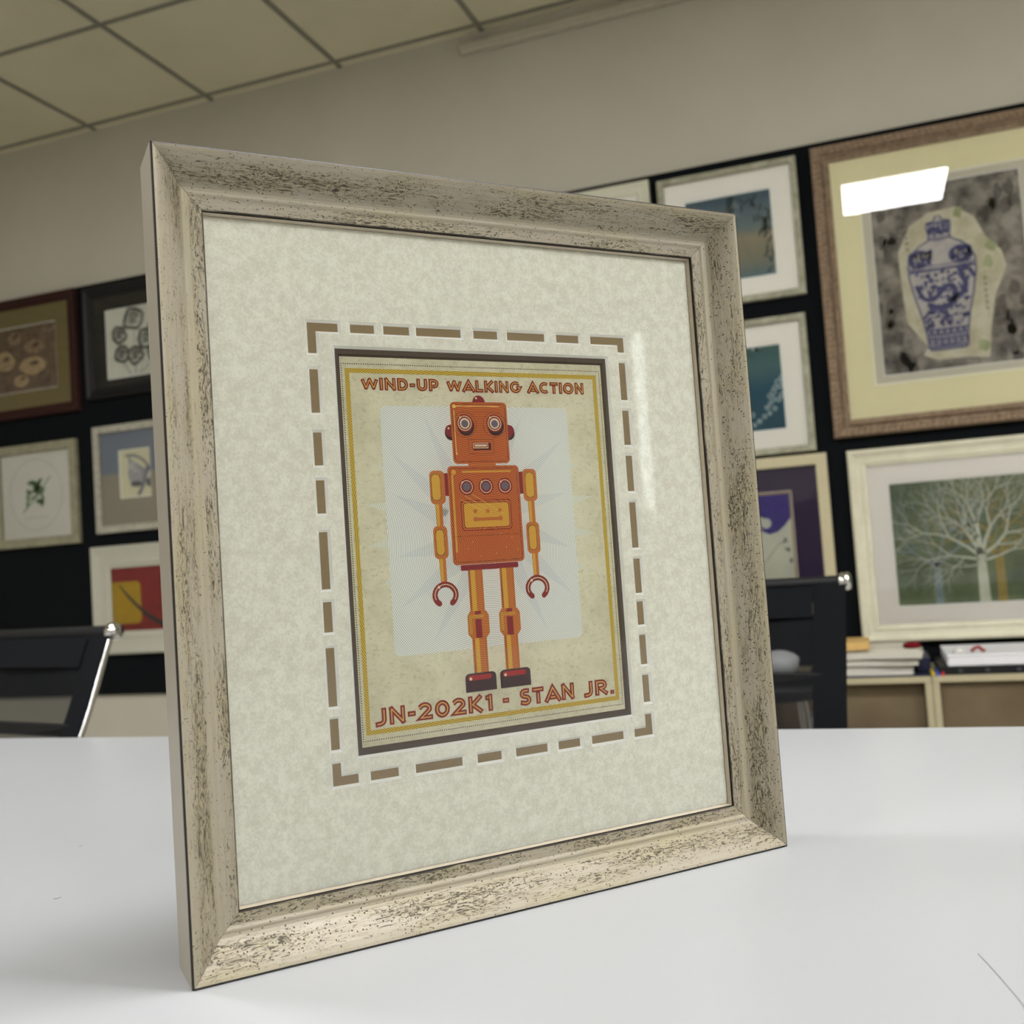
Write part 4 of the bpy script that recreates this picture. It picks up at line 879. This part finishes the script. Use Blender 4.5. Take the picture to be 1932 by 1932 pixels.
# ================================================================ CHAIRS
t = NT('black_mesh_fabric'); f = t.noise(500, 2)
tr = t.n('ShaderNodeBsdfTransparent'); df = t.bsdf(t.ramp(f, [(.3, (.0012, .0016, .0024, 1)), (.7, (.0026, .0032, .0044, 1))]), .8, spec=.2)
mx = t.n('ShaderNodeMixShader'); mx.inputs[0].default_value = .68; t.t.links.new(tr.outputs[0], mx.inputs[1]); t.t.links.new(df.outputs[0], mx.inputs[2]); t.t.links.new(mx.outputs[0], t.out.inputs[0]); M_MESH = t.m
M_BAND = plain('black_woven_band', (.0022, .0028, .0042, 1), .85, 0, .15, .2, 600)
M_CHR = plain('chrome', (.72, .72, .72, 1), .12, 1.0, .5, .02)
M_PLAS = plain('black_plastic', (.004, .0045, .0055, 1), .5, 0, .3, .1)
def make_chair(label, loc, rz, hw=0.235):
    c = thing('office_chair', label, 'chair', loc, rz, 'black mesh office chairs behind the table')
    zt = 0.905
    side = catmull([(0, .262, zt), (0, .236, .84), (0, .205, .76), (0, .170, .68), (0, .146, .60), (0, .128, .53), (0, .095, .478), (0, .03, .455), (0, -.10, .452), (0, -.24, .462)], 6)
    for s in (-1, 1):
        q = MB(); q.tube([(s*hw, p.y, p.z) for p in side], [.0085]*len(side), 12); q.build('side_rail', M_CHR, c)
        q = MB(); q.lathe([(.0005, .0), (.012, .0), (.0165, .002), (.0178, .006), (.0178, .018), (.0160, .022), (.0005, .022)], 20)
        o = q.build('end_cap', M_CHR, c, (s*(hw-.002), .262, zt), (0, s*PI/2, 0))
    q = MB(); q.tube([(-hw+.002, .262, zt), (hw-.002, .262, zt)], .0125, 16); q.build('top_bar', M_PLAS, c)
    # sling: central mesh and two solid edge bands
    a = hw-.006; b = hw-.050
    def sling(q, xa, xb, n, off=0.0, i0=0, i1=None):
        rows = []
        for p in side[i0:i1]:
            rows.append([(xa+(xb-xa)*k/n, p.y-.0115+off*1.0+.010*math.cos((xa+(xb-xa)*k/n)/hw*PI/2)*(1 if p.z > .5 else 0), p.z-.006*math.cos((xa+(xb-xa)*k/n)/hw*PI/2)*(1 if p.z < .5 else 0)) for k in range(n+1)])
        q.grid(rows, 0, True)
    q = MB(); sling(q, -b, b, 12, 0, 1); q.build('mesh_sling', M_MESH, c)
    for s in (-1, 1):
        q = MB(); sling(q, s*b, s*(hw+.013), 3, -.0015, 0); sling(q, s*b, s*(hw+.013), 3, .0015, 0); q.build('edge_band', M_BAND, c)
    q = MB(); P0 = side[1]; q.tube([(-a, .262-.002, zt-.014), (a, .262-.002, zt-.014)], .011, 10); 
    rows = [[(x, p.y-.0135, p.z) for x in (-b, b)] for p in side[1:7]]; q.grid(rows, 0, True); q.build('head_band', M_BAND, c)
    for zz, yy_ in ((.724, .188),): q = MB(); q.box((-a, yy_-.006, zz-.014), (a, yy_+.002, zz+.012), bev=.003); q.build('cross_bar', M_PLAS, c)
    q = MB(); q.box((-a, -.07, .418), (a, .0, .436), bev=.004); q.box((-.09, -.12, .395), (.09, .06, .420), bev=.006); q.build('seat_bracket', M_PLAS, c)
    q = MB(); q.lathe([(.026, .10), (.026, .27), (.016, .272), (.016, .396)], 16, (0, -.03, 0)); q.build('gas_column', M_CHR, c)
    for k in range(5):
        an = 2*PI*k/5+.3; dx, dy = math.cos(an), math.sin(an)
        q = MB(); q.tube([(dx*.02, -.03+dy*.02, .115), (dx*.16, -.03+dy*.16, .095), (dx*.28, -.03+dy*.28, .075)], [.022, .018, .013], 10); lg = q.build('base_leg', M_CHR, c)
        q = MB(); q.lathe([(.001, -.018), (.022, -.018), (.027, -.012), (.027, .012), (.022, .018), (.001, .018)], 16); q.build('caster', M_PLAS, c, (dx*.28, -.03+dy*.28, .0275), (PI/2, 0, an))
        q = MB(); q.tube([(dx*.28, -.03+dy*.28, .05), (dx*.28, -.03+dy*.28, .078)], .008, 8); q.build('caster_stem', M_PLAS, c)
    return c
def chair_at(label, kx, ky, ang, hw):
    # knob (right end of the top bar as seen) at kx, ky
    ex = hw+.012; ca, sa = math.cos(ang), math.sin(ang)
    ox = kx-(ca*ex-sa*.262); oy = ky-(sa*ex+ca*.262)
    return make_chair(label, (ox, oy, 0), ang, hw)
chair_at('black mesh office chair with chrome sides at the left end of the table', -1.412, 1.624, -.235, .235)
chair_at('black mesh office chair right of the taupe frame, in front of the stool', -.051, 2.101, -.155, .235)

# ================================================================ CABINETS AND WHAT LIES ON THEM
CT = TT-.152; CF = 3.116; CBK = 3.472
M_CARC = plain('cream_cabinet', rgb(174, 164, 134), .5, 0, .4, .03)
M_DOOR = artmat('brown_cabinet_door', rgb(98, 84, 64), rgb(112, 98, 76), 5, 3)
def cabinet(label, x0, x1):
    c = thing('storage_cabinet', label, 'cabinet', ((x0+x1)/2, CF, 0), 0, 'low cream storage cabinets along the back wall')
    w = (x1-x0)/2; th = .018; d = CBK-CF; q = MB()
    q.box((-w, 0, CT-th), (w, d, CT), bev=.0015); q.box((-w, 0, 0), (-w+th, d, CT-th)); q.box((w-th, 0, 0), (w, d, CT-th)); q.box((-w+th, .002, .0), (w-th, d, .06)); q.box((-w+th, d-.01, .06), (w-th, d, CT-th))
    q.build('carcass', M_CARC, c)
    for s in (-1, 1):
        a, b = (-w+th+.002, .006) if s < 0 else (-.006, w-th-.002); yy_ = .020 if s < 0 else .042
        q = MB(); q.box((a, yy_, .064), (b, yy_+.016, CT-th-.004), bev=.001); dr = q.build('door', M_DOOR, c)
        q = MB(); xh = a+.05 if s < 0 else b-.05; q.lathe([(.001, 0), (.014, 0), (.016, .002), (.001, .003)], 16); q.build('finger_pull', M_CHR, dr, (xh, yy_-.0005, .30), (PI/2, 0, 0))
    return c
cabinet('low cream cabinet with brown sliding doors under the stack of magazines', -.76, .1305)
cabinet('low cream cabinet with brown sliding doors under the white box', .1325, 1.023)
# magazines
cols = [rgb(214, 212, 206), rgb(196, 190, 178), rgb(206, 200, 190), rgb(188, 184, 172), rgb(210, 206, 196), rgb(198, 186, 176), rgb(204, 202, 192), rgb(192, 188, 168), rgb(210, 206, 190)]
z = CT; xr = [.090, .084, .092, .106, .098, .112, .118, .113, .108]; th = [.013, .007, .006, .007, .006, .007, .009, .008, .007]
q = MB(); q.box((-.21, CF+.004, CT+.0002), (.134, CF+.30, CT+.0042)); tag(q.build('folder', plain('navy_cover', rgb(24, 28, 52), .5, 0, .4, .1)), 'flat navy folder under the stack of magazines', 'folder'); z = CT+.0045
MAGL = ['thick pale magazine at the very bottom of the stack on the cabinet', 'thin beige magazine second from the bottom of the stack', 'thin cream magazine third from the bottom of the stack', 'grey beige magazine fourth from the bottom of the stack, sticking out right',
        'white magazine in the middle of the stack', 'pinkish beige magazine just above the middle of the stack', 'thicker magazine third from the top, sticking out farthest right', 'greenish cream magazine second from the top of the stack', 'cream magazine lying topmost on the stack']
for i in range(9):
    tilt = -.004*max(0, i-2); w = .27
    mb = plain('magazine_%s' % 'abcdefghi'[i], cols[i], .55, 0, .4, .08, 120)
    r = thing('magazine', MAGL[i], 'magazine', (xr[i]-w/2, CF+.14+.008*((i*7) % 3-1), z), .05*((i*5) % 3-1), 'magazines stacked on the cabinet')
    q = MB(); q.box((-w/2+.001, -.105, .0006), (w/2-.001, .105, th[i]-.0006)); q.build('pages', plain('paper_pages', rgb(206, 202, 190), .8, 0, .2, .12, 900), r)
    q = MB(); q.box((-w/2, -.106, 0), (w/2, .106, .0006)); q.box((-w/2, -.106, th[i]-.0006), (w/2, .106, th[i])); q.build('cover', mb, r)
    z += th[i]+.0002
q = MB(); q.box((-.155, CF+.03, z+.0004), (-.028, CF+.21, z+.024), bev=.002); tag(q.build('box', plain('tan_card', rgb(206, 168, 100), .6)), 'small tan orange box on the left of the magazine stack', 'box')
q = MB(); q.lathe([(.001, 0), (.020, 0), (.026, .006), (.022, .014), (.010, .017), (.001, .017)], 14, (0, 0, 0)); tag(q.build('cloth', plain('dark_red_cloth', rgb(110, 22, 30), .9, 0, .1, .2), None, (.088, CF+.06, z+.0004)), 'crumpled dark red cloth on the right end of the magazines', 'cloth')
q = MB(); q.box((.098, CF+.10, CT+.0045), (.136, CF+.29, CT+.044), bev=.002); tag(q.build('binder', plain('navy_binder', rgb(20, 24, 58), .5)), 'dark blue binder lying between the magazines and black case', 'binder')
# black case and white box
r = thing('equipment_case', 'flat black case with latches under the white box', 'case', (.30, CF+.15, CT+.0003)); q = MB(); q.box((-.145, -.13, 0), (.32, .16, .022), bev=.002); q.build('body', M_PLAS, r)
for x in (-.09, -.02, .06, .16): q = MB(); q.box((x-.006, -.134, .006), (x+.006, -.130, .016)); q.build('latch', plain('grey_latch', rgb(70, 72, 78), .4, .4), r)
r = thing('storage_box', 'shallow white open-sided box on top of the black case', 'box', (.30, CF+.15, CT+.0226)); q = MB(); q.box((-.122, -.125, 0), (.30, .155, .033), bev=.003); q.build('body', plain('white_carton', rgb(222, 222, 226), .6, 0, .3, .02), r)
q = MB(); q.box((-.124, -.127, .0265), (.302, .157, .034), bev=.002); q.build('lid', plain('white_carton', rgb(222, 222, 226), .6), r)
zb = CT+.0226+.0345
q = MB(); q.tube(catmull([(-.016, 0, .003), (-.006, .01, .010), (.004, -.006, .014), (.010, .006, .006), (.018, 0, .003)], 5), .0045, 8); tag(q.build('ribbon', plain('red_ribbon', rgb(160, 30, 34), .7), None, (.262, CF+.06, zb+.0015)), 'small knotted red ribbon lying on the white box', 'ribbon')
q = MB(); q.lathe([(.001, 0), (.016, 0), (.018, .004), (.008, .010), (.001, .014)], 14); tag(q.build('paper_ball', plain('white_tissue', rgb(220, 218, 210), .9), None, (.215, CF+.07, zb)), 'small white crumpled paper on the left of the white box', 'paper')
for i, (cn, cc, lb) in enumerate((('yellow', rgb(206, 176, 40), 'yellow'), ('blue', rgb(60, 86, 180), 'blue'), ('red', rgb(186, 40, 50), 'red'))):
    q = MB(); q.tube([(0, 0, .0052), (0, .12, .0052)], .005, 10); tag(q.build('marker_pen', plain('pen_'+cn, cc, .5), None, (.1405+i*.0125-.004, CF-.0+.004, CT+.0002)), lb+' capped marker pen beside the black case', 'pen', 'marker pens on the cabinet')
# stool seen through the right chair, with a white bundle, and a carton behind it
r = thing('bar_stool', 'round black stool with steel legs seen through the right mesh chair', 'stool', (-.272, 2.84, 0))
q = MB(); q.lathe([(.001, .632), (.13, .632), (.158, .625), (.168, .608), (.160, .588), (.13, .580), (.001, .580)][::-1], 36); q.build('seat', M_PLAS, r)
for k in range(4):
    an = PI/4+k*PI/2; q = MB(); q.tube([(.09*math.cos(an), .09*math.sin(an), .5803), (.15*math.cos(an), .15*math.sin(an), .0)], .010, 10); q.build('leg', M_CHR, r)
q = MB(); q.tube([(.125*math.cos(2*PI*i/24), .125*math.sin(2*PI*i/24), .22) for i in range(25)], .007, 8, caps=False); q.build('foot_ring', M_CHR, r)
q = MB(); rr2 = random.Random(3); rows = []
for i in range(9):
    ph = PI*i/8; rows.append([((.052+rr2.uniform(-.006, .006))*math.sin(ph)*math.cos(2*PI*k/16)*1.0, (.045)*math.sin(ph)*math.sin(2*PI*k/16), .036-.036*math.cos(ph)) for k in range(16)])
q.grid(rows, 0, True, closed_v=True); tag(q.build('plastic_bundle', plain('white_plastic_film', rgb(216, 218, 222), .4), None, (-.258, 2.84, .6325)), 'rounded white plastic bundle on the black stool', 'bundle')
q = MB(); q.box((-.21, 2.985, .3622), (-.13, 3.05, .52), bev=.002); 
r = thing('carton', 'small pale grey carton on a stand behind the right mesh chair', 'box', (-.17, 3.03, 0)); q = MB(); q.box((-.04, -.035, .40), (.04, .04, .50), bev=.002); q.build('body', plain('grey_carton', rgb(170, 168, 160), .7), r)
q = MB(); q.box((-.045, -.04, 0), (.045, .045, .3998), bev=.002); q.build('stand', M_PLAS, r)

# ================================================================ FIBRES ON THE TABLE
def fibre(label, pts, rad):
    q = MB(); q.tube(catmull([(x*.94379-y*.33055, x*.33055+y*.94379, TT+rad+.0001) for x, y in pts], 5), rad, 6)
    tag(q.build('hair', plain('dark_fibre', rgb(60, 56, 54), .6)), label, 'hair', 'stray hairs on the table')
fibre('short dark hair on the table left of the taupe frame', [(-.3834, .8172), (-.3815, .8168), (-.3796, .8180), (-.3788, .8200)], .00014)
fibre('tiny dark hair on the table farther left behind the short one', [(-.4334, .9800), (-.4322, .9815), (-.4312, .9845)], .00012)
fibre('long thin hair on the table in the lower right corner', [(.2467, .5892), (.2450, .570), (.2425, .548), (.2387, .5210), (.2330, .500)], .00011)
